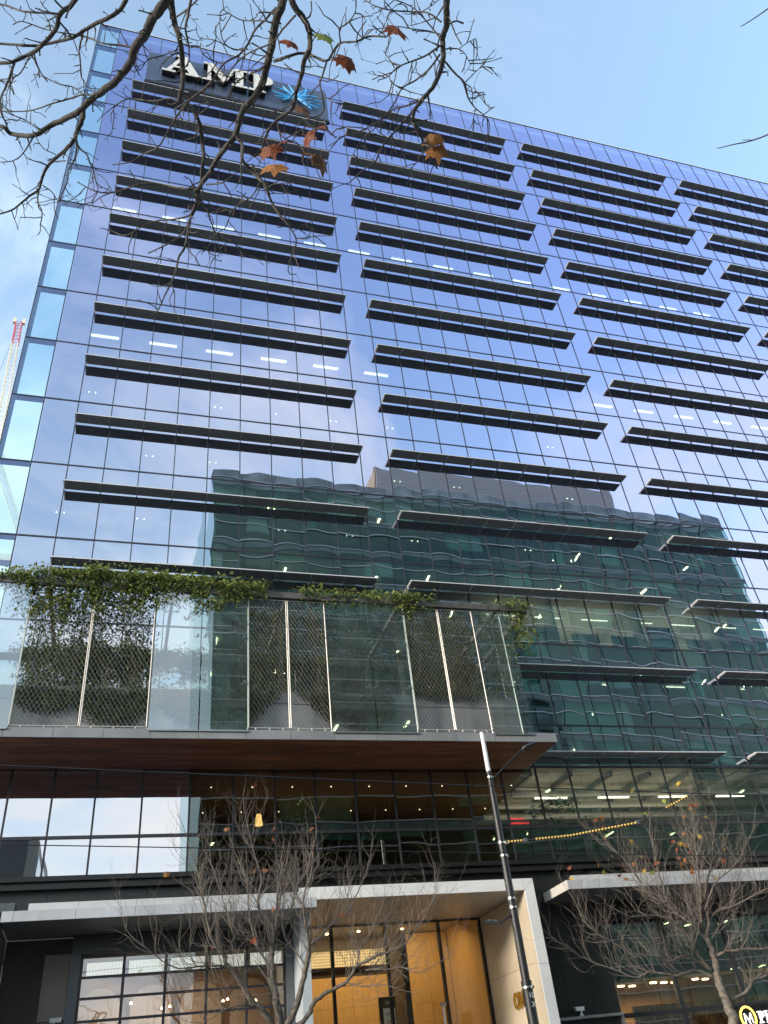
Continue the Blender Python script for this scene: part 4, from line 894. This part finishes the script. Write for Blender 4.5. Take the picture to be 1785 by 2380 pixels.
for (px_, py_, dist, size, mi, cur, tilt) in ((675,108,4.6,.105,0,.5,(0,0)), (748,92,4.4,.105,3,.2,(.2,0)), (803,143,4.4,.125,0,.6,(.5,.4)), (915,72,4.4,.13,0,.7,(0,.1)), (697,258,4.9,.11,4,.5,(.2,.5)), (712,328,4.8,.105,0,.4,(.5,-.3)), (742,308,4.8,.10,0,.5,(-.5,.2)), (625,352,4.8,.12,0,.5,(.5,.1)), (660,340,4.8,.095,0,.7,(-.7,.5)), (637,395,4.7,.135,1,.35,(0,0)), (720,370,4.7,.07,1,.7,(-.8,.4)), (746,378,4.7,.125,4,.5,(.6,.2)), (1010,325,5.0,.115,1,.6,(.7,.1)), (1014,352,5.0,.12,1,.5,(.9,-.2))):
    me = leaf_mesh('leaf', size * 1.0, cur, LM[mi], px_); o = put('leaf', me, ot)
    # hang roughly facing the street, tip down, with its own twist
    rg = random.Random(px_ * 3); mw = Matrix.Rotation(rg.uniform(-1.0, 1.0) + tilt[1], 4, 'Z') @ Matrix.Rotation(R_(-100) + tilt[0] * .6, 4, 'X') @ Matrix.Rotation(rg.uniform(-.7, .7), 4, 'Z')
    o.matrix_local = Matrix.Translation(atD(px_, py_ - 12, dist) - ot.location) @ mw

# --- the two street trees
def street_tree(base, label, limbs, scale0, Yb, seed, leafn, dens=1.0, leafbox=None):
    tr = empty('plane_tree', base, label, 'tree'); rg = random.Random(seed)
    tk, cw = MB(), MB(); tips = []
    for fn, pl, w0, w1, y0, y1 in limbs:
        n = len(pl); P, Rr = [], []
        for i, q in enumerate(pl):
            t_ = i / (n - 1); p = q if isinstance(q, Vector) else onY(*fn(*q), y0 + (y1 - y0) * t_)
            P.append(p); Rr.append((w0 + (w1 - w0) * t_) / 2 * (1.0 if w0 > .2 else 1.02))
        sp, sr = smooth_path(P, Rr, 4)
        for i in range(1, len(sp) - 1): sp[i] = sp[i] + Vector((rg.gauss(0, 1), rg.gauss(0, 1), rg.gauss(0, 1))) * sr[i] * .18; sr[i] *= rg.uniform(.92, 1.12)
        (tk if w0 > .075 else cw).tube(sp, sr, 10 if w0 > .1 else 7)
        ln = sum((a - b).length for a, b in zip(sp[:-1], sp[1:])); cnt = int(ln * 11.5 * dens)
        for k in range(cnt):
            f = (.22 + .78 * rg.random() ** .8) if w0 > .1 else rg.uniform(.08, 1); i = min(int(f * (len(sp) - 1)), len(sp) - 2)
            if w0 > .2: continue
            td = (sp[i + 1] - sp[i]).normalized(); side = td.cross(Vector((rg.gauss(0, 1), rg.gauss(0, 1), rg.gauss(0, 1)))).normalized()
            twig(cw, sp[i], td * .75 + side * .75 + Vector((0, 0, .35)), rg.uniform(.5, 1.55), max(.0056, min(sr[i] * .45, .0095)), rg, 1.25, 2, tips, 0, .42, 4, .52)
        twig(cw, sp[-1], sp[-1] - sp[-2], rg.uniform(1.0, 1.7), max(.007, sr[-1]), rg, 1.5, 2, tips, 0, .28, 4, .6)
    bw('trunk', tk, M_BARK, tr, smooth=True); bw('crown', cw, M_TWIG, tr)
    cand = tips if leafbox is None else [t for t in tips if leafbox(t[0])] + tips[:40]
    lms = [leaf_mesh('leaf', .15, .5, LM[i], i + seed) for i in range(4)]
    for k in range(leafn):
        p, d = rg.choice(cand); q = rg.random()
        o = put('leaf', lms[0 if q < .35 else 1 if q < .68 else 2 if q < .9 else 3] if leafbox else lms[0 if q < .4 else 1], tr, tuple(p - tr.location))
        o.rotation_euler = (rg.uniform(-2.4, -.8), rg.uniform(-.6, .6), rg.uniform(0, 6.28)); s = rg.uniform(.7, 1.15); o.scale = (s, s, s)
    return tr
c4 = lambda x, y: (400 + x * .24111, 1980 + y * .24111)
c7 = lambda x, y: (700 + x * .24111, 1980 + y * .24111)
cQ = lambda x, y: (1385 + x * .24111, 1980 + y * .24111)
B1 = Vector((9.35, -6, 0)); F1 = Vector((9.32, -6, 3.5))
T1 = [(c4, [B1, Vector((9.36, -6, 1.8)), F1], .30, .22, -6, -6),
 (c4, [F1, (1010,1500), (1000,1350), (970,1200), (960,1000), (960,880), (990,750)], .17, .085, -6, -6.2), (c4, [(990,750), (900,610), (830,530), (840,400), (860,250), (820,100), (790,0), (760,-120)], .07, .02, -6.2, -6.8), (c4, [(990,750), (1060,660), (1150,540), (1180,400), (1220,300), (1290,200), (1320,100), (1360,-80)], .07, .02, -6.2, -5.4),
 (c4, [F1, (1180,1520), (1250,1300), (1290,1100), (1320,950), (1310,830), (1290,700), (1270,560), (1270,420), (1330,250)], .17, .03, -6, -6.9), (c4, [(1330,900), (1430,820), (1530,700), (1660,620), (1760,450), (1850,250)], .07, .02, -6.3, -5.6),
 (c4, [F1, (880,1540), (780,1440), (700,1330), (620,1200), (520,1080), (510,1000), (440,930), (380,830), (340,650), (310,500), (280,380), (250,200), (180,0)], .15, .02, -6, -6.6),
 (c4, [(920,900), (870,860), (800,830), (680,810), (590,780), (550,650), (500,500), (440,300)], .075, .02, -6.1, -7.0), (c4, [(540,1100), (420,1100), (330,1100), (200,1110), (40,1120), (-150,1010), (-300,880)], .06, .015, -6.2, -7.4),
 (c7, [F1, (75,1580), (95,1500), (180,1400), (330,1310), (440,1250), (540,1100), (620,1060), (700,1010), (850,960), (990,900), (1060,780), (1180,640), (1270,470)], .12, .02, -6, -6.8), (c7, [(540,1100), (560,950), (640,820), (700,740), (800,650), (870,580)], .05, .018, -6.4, -6.0), (c7, [(620,1140), (730,1130), (850,1130), (970,1110), (1100,1165), (1250,1110), (1400,1030)], .04, .014, -6.4, -7.2),
 (c4, [(970,1200), (900,1050), (830,920), (760,700), (740,520), (720,300), (640,80)], .06, .018, -6.05, -5.2), (c4, [(1290,1100), (1180,950), (1090,820), (1060,600), (1080,350), (1050,100)], .05, .018, -6.2, -5.4), (c4, [(830,1500), (700,1480), (560,1500), (400,1590), (300,1650)], .05, .012, -6.0, -7.2), (c7, [(430,1260), (560,1290), (700,1290), (840,1290), (960,1330)], .035, .012, -6.3, -7.0)]
street_tree((9.35, -6, 0), 'bare grey plane tree in front of the entrance, spreading from several stems', T1, 1, -6, 21, 16, .95)
B2 = Vector((22.0, -6, 0))
T2 = [(cQ, [B2, Vector((22.15, -6, 1.6)), (1330,1659), (1280,1500), (1210,1320), (1170,1150), (1140,1030), (1100,900), (1060,830)], .36, .12, -6, -6),
 (cQ, [(1060,830), (1090,700), (1070,560), (1060,400), (1080,250), (1120,100), (1130,-100), (1160,-300)], .10, .02, -6, -6.5), (cQ, [(1070,840), (980,740), (860,650), (740,560), (680,450), (640,300), (590,150), (560,0), (520,-180)], .09, .02, -6, -5.3), (cQ, [(1020,770), (1010,560), (1010,380), (980,150), (960,-50), (930,-350)], .08, .02, -6, -6.9),
 (cQ, [(1110,1140), (1040,1060), (960,950), (920,850), (850,760), (760,680), (640,630), (500,610), (330,620), (200,560)], .09, .018, -6, -6.7), (cQ, [(1100,1130), (960,1040), (860,1000), (700,1060), (600,1010), (420,990), (280,940), (120,840), (0,770), (-120,660), (-190,500)], .075, .016, -6, -7.2), (cQ, [(1110,1200), (980,1140), (880,1160), (780,1190), (650,1170), (500,1160), (380,1210), (200,1140), (50,1090), (-120,1020)], .07, .014, -6, -5.2),
 (cQ, [(1150,1020), (1220,970), (1400,940), (1660,930), (1800,900)], .09, .04, -6, -6.6), (cQ, [(1290,1430), (1400,1390), (1480,1310), (1530,1240), (1660,1190), (1800,1100)], .11, .06, -6, -5.6), (cQ, [(1080,670), (1180,560), (1330,520), (1500,430), (1660,350), (1760,250)], .07, .02, -6, -6.9), (cQ, [(920,860), (960,700), (970,500), (965,200), (900,-50), (860,-250)], .06, .018, -6.2, -5.4), (cQ, [(1120,830), (1200,680), (1290,540), (1340,380), (1380,200)], .05, .018, -6, -5.3), (cQ, [(1000,780), (850,600), (560,450), (430,300), (330,130), (200,0)], .06, .018, -6.1, -6.9), (cQ, [(690,470), (620,470), (500,390), (400,240), (280,80), (120,-60)], .045, .016, -5.8, -5.2), (cQ, [(1050,560), (1150,300), (1290,180), (1390,60), (1450,-100)], .05, .018, -6.2, -6.9)]
street_tree((22.0, -6, 0), 'bare plane tree with a few yellow and red leaves before the pharmacy', T2, 1, -6, 33, 62, .9, lambda p: p.z > 6.6 and p.x < 23.6)

# ------------------------------------------------------------------ planting of the gallery
def leafy(name, label, cat, pts, size, mats, seed, base, sq=1.0, stems=None, group=None):
    """pts: list of (centre, spread, count); every leaf a small bent blade"""
    rg = random.Random(seed); mb = MB()
    e = empty(name, base, label, cat, group)
    for c, sprd, cnt in pts:
        for _ in range(cnt):
            p = Vector((c[0] + rg.gauss(0, sprd[0]), c[1] + rg.gauss(0, sprd[1]), c[2] + rg.gauss(0, sprd[2])))
            d = Vector((rg.gauss(0, 1), rg.gauss(0, 1) - .3, rg.gauss(0, .7) - .25)).normalized(); s = d.cross(Vector((rg.gauss(0, .4), rg.gauss(0, .4), 1))).normalized(); up = s.cross(d)
            l = size * rg.uniform(.6, 1.3); wd = l * .23
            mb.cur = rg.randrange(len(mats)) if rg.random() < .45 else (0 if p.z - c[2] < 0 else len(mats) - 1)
            mb.add([p, p + d * l * .5 + s * wd + up * l * .06, p + d * l, p + d * l * .5 - s * wd + up * l * .06, p + d * l * .5 - up * l * .08], [(0, 1, 4), (1, 2, 4), (2, 3, 4), (3, 0, 4)])
    bw('foliage', mb, mats, e)
    if stems: bw('stems', stems, M_VINE, e)
    return e
M_VINE = mat('vine_stem', (.10, .075, .055), .8)
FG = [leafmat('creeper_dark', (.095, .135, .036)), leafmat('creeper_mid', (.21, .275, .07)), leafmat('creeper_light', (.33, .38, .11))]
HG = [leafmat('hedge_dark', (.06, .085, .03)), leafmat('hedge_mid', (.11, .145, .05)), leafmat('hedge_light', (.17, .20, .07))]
rg = random.Random(77)
def hump(x, z0, z1): return z0 + (z1 - z0) * rg.random()
for px_, py_, hh, lab in ((22.1, 1.3, 2.3, 'tall dark leafy plant behind the podium glass right of the lamp post'), (23.9, 1.6, 1.7, 'smaller dark plant behind the podium glass nearer the right hand tree')):
    st = MB(); st.tube([(px_, py_, 8.86), (px_ + .05, py_, 8.9 + hh * .55)], .03, 6); st.tube([(px_, py_, 8.86), (px_, py_, 9.25)], [.16, .2], 10)
    pts = [((px_ + rg.gauss(0, .45), py_ + rg.gauss(0, .3), 8.9 + hh * rg.uniform(.45, 1.15)), (.16, .16, .12), 26) for _ in range(22)]
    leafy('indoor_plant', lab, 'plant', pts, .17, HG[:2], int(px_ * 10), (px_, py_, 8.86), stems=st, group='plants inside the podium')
# creeper along the beam: (x range, height over the beam, hang depth, density)
segs = [(0.3, 1.2, .12, .25, 1.0, 'leftmost tuft of creeper on the gallery beam above the first glass screen'), (1.2, 3.3, .30, 1.5, 1.3, 'creeper mass spilling over the two left mesh panels from the beam'), (3.3, 6.0, .45, 1.3, 1.8, 'tallest bright green creeper heap on the gallery beam'), (6.0, 8.7, .32, .9, 1.5, 'bright creeper draped over the beam above the second glass screen pair'), (8.7, 9.6, .22, .35, 1.1, 'small creeper heap ending the thick growth on the beam'), (11.0, 16.3, .14, .40, .55, 'thin creeper runners along the right half of the gallery beam'), (15.0, 15.8, .10, .8, 1.0, 'creeper strand hanging beside the right pair of mesh panels'), (19.5, 20.75, .14, 2.4, .55, 'creeper tuft at the right hand corner of the gallery beam')]
for xa, xb, hu, hang, den, lab in segs:
    pts = []; st = MB(); x = xa
    while x < xb:
        top = 18.3 + hu * 1.3 * (.4 + .9 * noise.noise(Vector((x * 1.3, 3, 0))) + .4)
        pts.append(((x, -2.95, (18.1 + top) / 2), (.16, .16, .10 + hu * .22), int(95 * den)))
        h = hang * rg.uniform(.25, 1.0); z = 18.0
        while z > 18.0 - h:
            pts.append(((x + rg.uniform(-.2, .2), -2.90 + rg.uniform(-.15, .18), z), (.13, .10, .12), int(34 * den * (1 - .5 * (18 - z) / max(h, .1))))); z -= .22
        a = Vector((x, -2.8, 18.1)); P = [a + Vector((rg.uniform(-.25, .25), rg.uniform(-.1, .3), -i * .45)) for i in range(2 + int(h / .5))]
        st.tube(P, .008, 4)
        x += rg.uniform(.22, .34)
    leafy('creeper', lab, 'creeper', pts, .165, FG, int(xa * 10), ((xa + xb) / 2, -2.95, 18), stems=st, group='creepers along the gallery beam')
# climbing stems and sparse leaves behind the mesh
for xa, xb, n, lab, dl in ((1.5, 5.6, 54, 'dark tangle of climbing stems behind the two left mesh panels', 15), (8.7, 12.0, 46, 'tangle of climbing stems behind the middle mesh panels', 9), (12.1, 15.0, 34, 'bare looping stems behind the middle glass screens', 7), (15.1, 18.0, 46, 'leafy climbing stems behind the right mesh panels', 15), (18.2, 19.5, 14, 'climber behind the last glass screen by the corner', 16)):
    st = MB(); pts = []
    for i in range(n):
        x = rg.uniform(xa, xb); yy = rg.uniform(-2.6, -1.6); P = []; z = 14.2
        while z < 18.0: P.append(Vector((x, yy, z))); x = min(max(x + rg.gauss(0, .13), xa), xb); yy += rg.gauss(0, .08); z += .3
        st.tube(P, rg.uniform(.005, .014), 4, cap=False)
        for q in P[1:]:
            if rg.random() < .75: pts.append((q, (.2, .15, .2), dl))
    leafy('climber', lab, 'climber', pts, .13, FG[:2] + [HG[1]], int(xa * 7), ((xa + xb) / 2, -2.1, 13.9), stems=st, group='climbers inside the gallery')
for xa, xb, zt, zb, lab in ((1.45, 3.3, 14.25, 13.5, 'clipped looking dark hedge behind the first mesh panel'), (3.3, 5.75, 14.3, 13.15, 'rounded dark hedge bulging over the planter by the third post'), (6.0, 9.1, 14.3, 13.2, 'dark shrub behind the second pair of glass screens'), (8.9, 9.9, 14.3, 13.0, 'shrub sloping down at the left of the open planter gap'), (10.9, 12.2, 14.4, 13.0, 'shrub sloping down at the right of the open planter gap'), (12.1, 14.3, 14.2, 13.1, 'broad dark shrub behind the middle glass screens'), (15.2, 18.0, 14.5, 14.3, 'low trailing plants on the right planter rim')):
    pts = []; x = xa
    while x < xb:
        t_ = (x - xa) / (xb - xa); ed = min(t_, 1 - t_) * 4; lo = zb + (zt - zb) * max(0, 1 - ed) * .5
        if xb < 10 and xa > 8.8: lo = zb + (zt - zb) * t_ * .9
        if 10.8 < xa < 11: lo = zt - (zt - zb) * t_ * .9 - .1
        z = lo
        while z < zt: pts.append(((x, -2.52, z), (.10, .10, .09), 40)); z += .17
        if rg.random() < .16 and xb < 7:
            z = lo
            while z > lo - rg.uniform(.3, .6): pts.append(((x, -2.62, z), (.06, .05, .07), 12)); z -= .12
        x += .19
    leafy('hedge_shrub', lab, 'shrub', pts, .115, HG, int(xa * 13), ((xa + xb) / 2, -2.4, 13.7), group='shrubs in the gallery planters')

# ------------------------------------------------------------------ cranes behind the corner
def lattice(mb, a, b, wd, n, r):
    a, b = Vector(a), Vector(b); t = (b - a).normalized(); s = t.cross(Vector((0, 1, 0))).normalized() * wd / 2; q = Vector((0, wd / 2, 0))
    cs = [s + q, s - q, -s - q, -s + q]
    for c in cs: mb.bar(a + c, b + c, r, 4)
    for i in range(n):
        p0, p1 = a.lerp(b, i / n), a.lerp(b, (i + 1) / n)
        for j in range(4):
            mb.bar(p0 + cs[j], p1 + cs[(j + 1) % 4], r * .6, 3); mb.bar(p1 + cs[j], p1 + cs[(j + 1) % 4], r * .6, 3)
M_CRW = mat('crane_cream', (.72, .66, .52), .5); M_CRR = mat('crane_red', (.60, .08, .10), .5)
def crane(label, tip, foot, mast_x, wd, col2):
    tip, foot = Vector(tip), Vector(foot)
    c = empty('tower_crane', (mast_x, foot.y, 0), label, 'crane')
    mb = MB(); lattice(mb, foot, foot.lerp(tip, .86), wd, 34, wd * .055); bw('jib', mb, M_CRW, c)
    mb = MB(); lattice(mb, foot.lerp(tip, .862), tip, wd, 6, wd * .055); bw('jib_end', mb, col2, c)
    d = (tip - foot).normalized(); s = Vector((d.z, 0, -d.x))
    mb = MB()
    for k in (-1, 1): mb.box(tip.x + k * wd * .75 - wd * .22, tip.x + k * wd * .75 + wd * .22, tip.y - wd * .3, tip.y + wd * .3, tip.z, tip.z + wd * 1.1)
    mb.bar(tip + Vector((-wd, 0, .05)), tip + Vector((wd, 0, .05)), wd * .1, 4); bw('jib_head', mb, M_CRW, c)
    mb = MB(); lattice(mb, (mast_x, foot.y, 0), (mast_x, foot.y, foot.z + 1), wd * 1.15, 60, wd * .06); bw('mast', mb, M_CRW, c)
    bw('machine_deck', MB().box(min(mast_x, foot.x) - 9, max(mast_x, foot.x) + 2, foot.y - 1.5, foot.y + 1.5, foot.z - 3, foot.z - 1), M_CRW, c)
    bw('cab', MB().box(mast_x + 1.2, mast_x + 3, foot.y - 2.8, foot.y - 1.6, foot.z - 3, foot.z - .6), M_BLKM, c)
    bw('hoist_rope', MB().bar(tip, foot + Vector((-8, 0, 2)), .05, 3), M_WIRE, c)
crane('red tipped cream luffing crane jib rising behind the tower corner', onY(44, 752, 150), onY(-30, 1150, 150), onY(-30, 1150, 150).x - 1, 1.7, M_CRR)
crane('second pale crane jib seen through the corner glass', onY(-6, 1070, 170), onY(62, 1290, 170), onY(75, 1290, 170).x, 1.8, M_CRW)
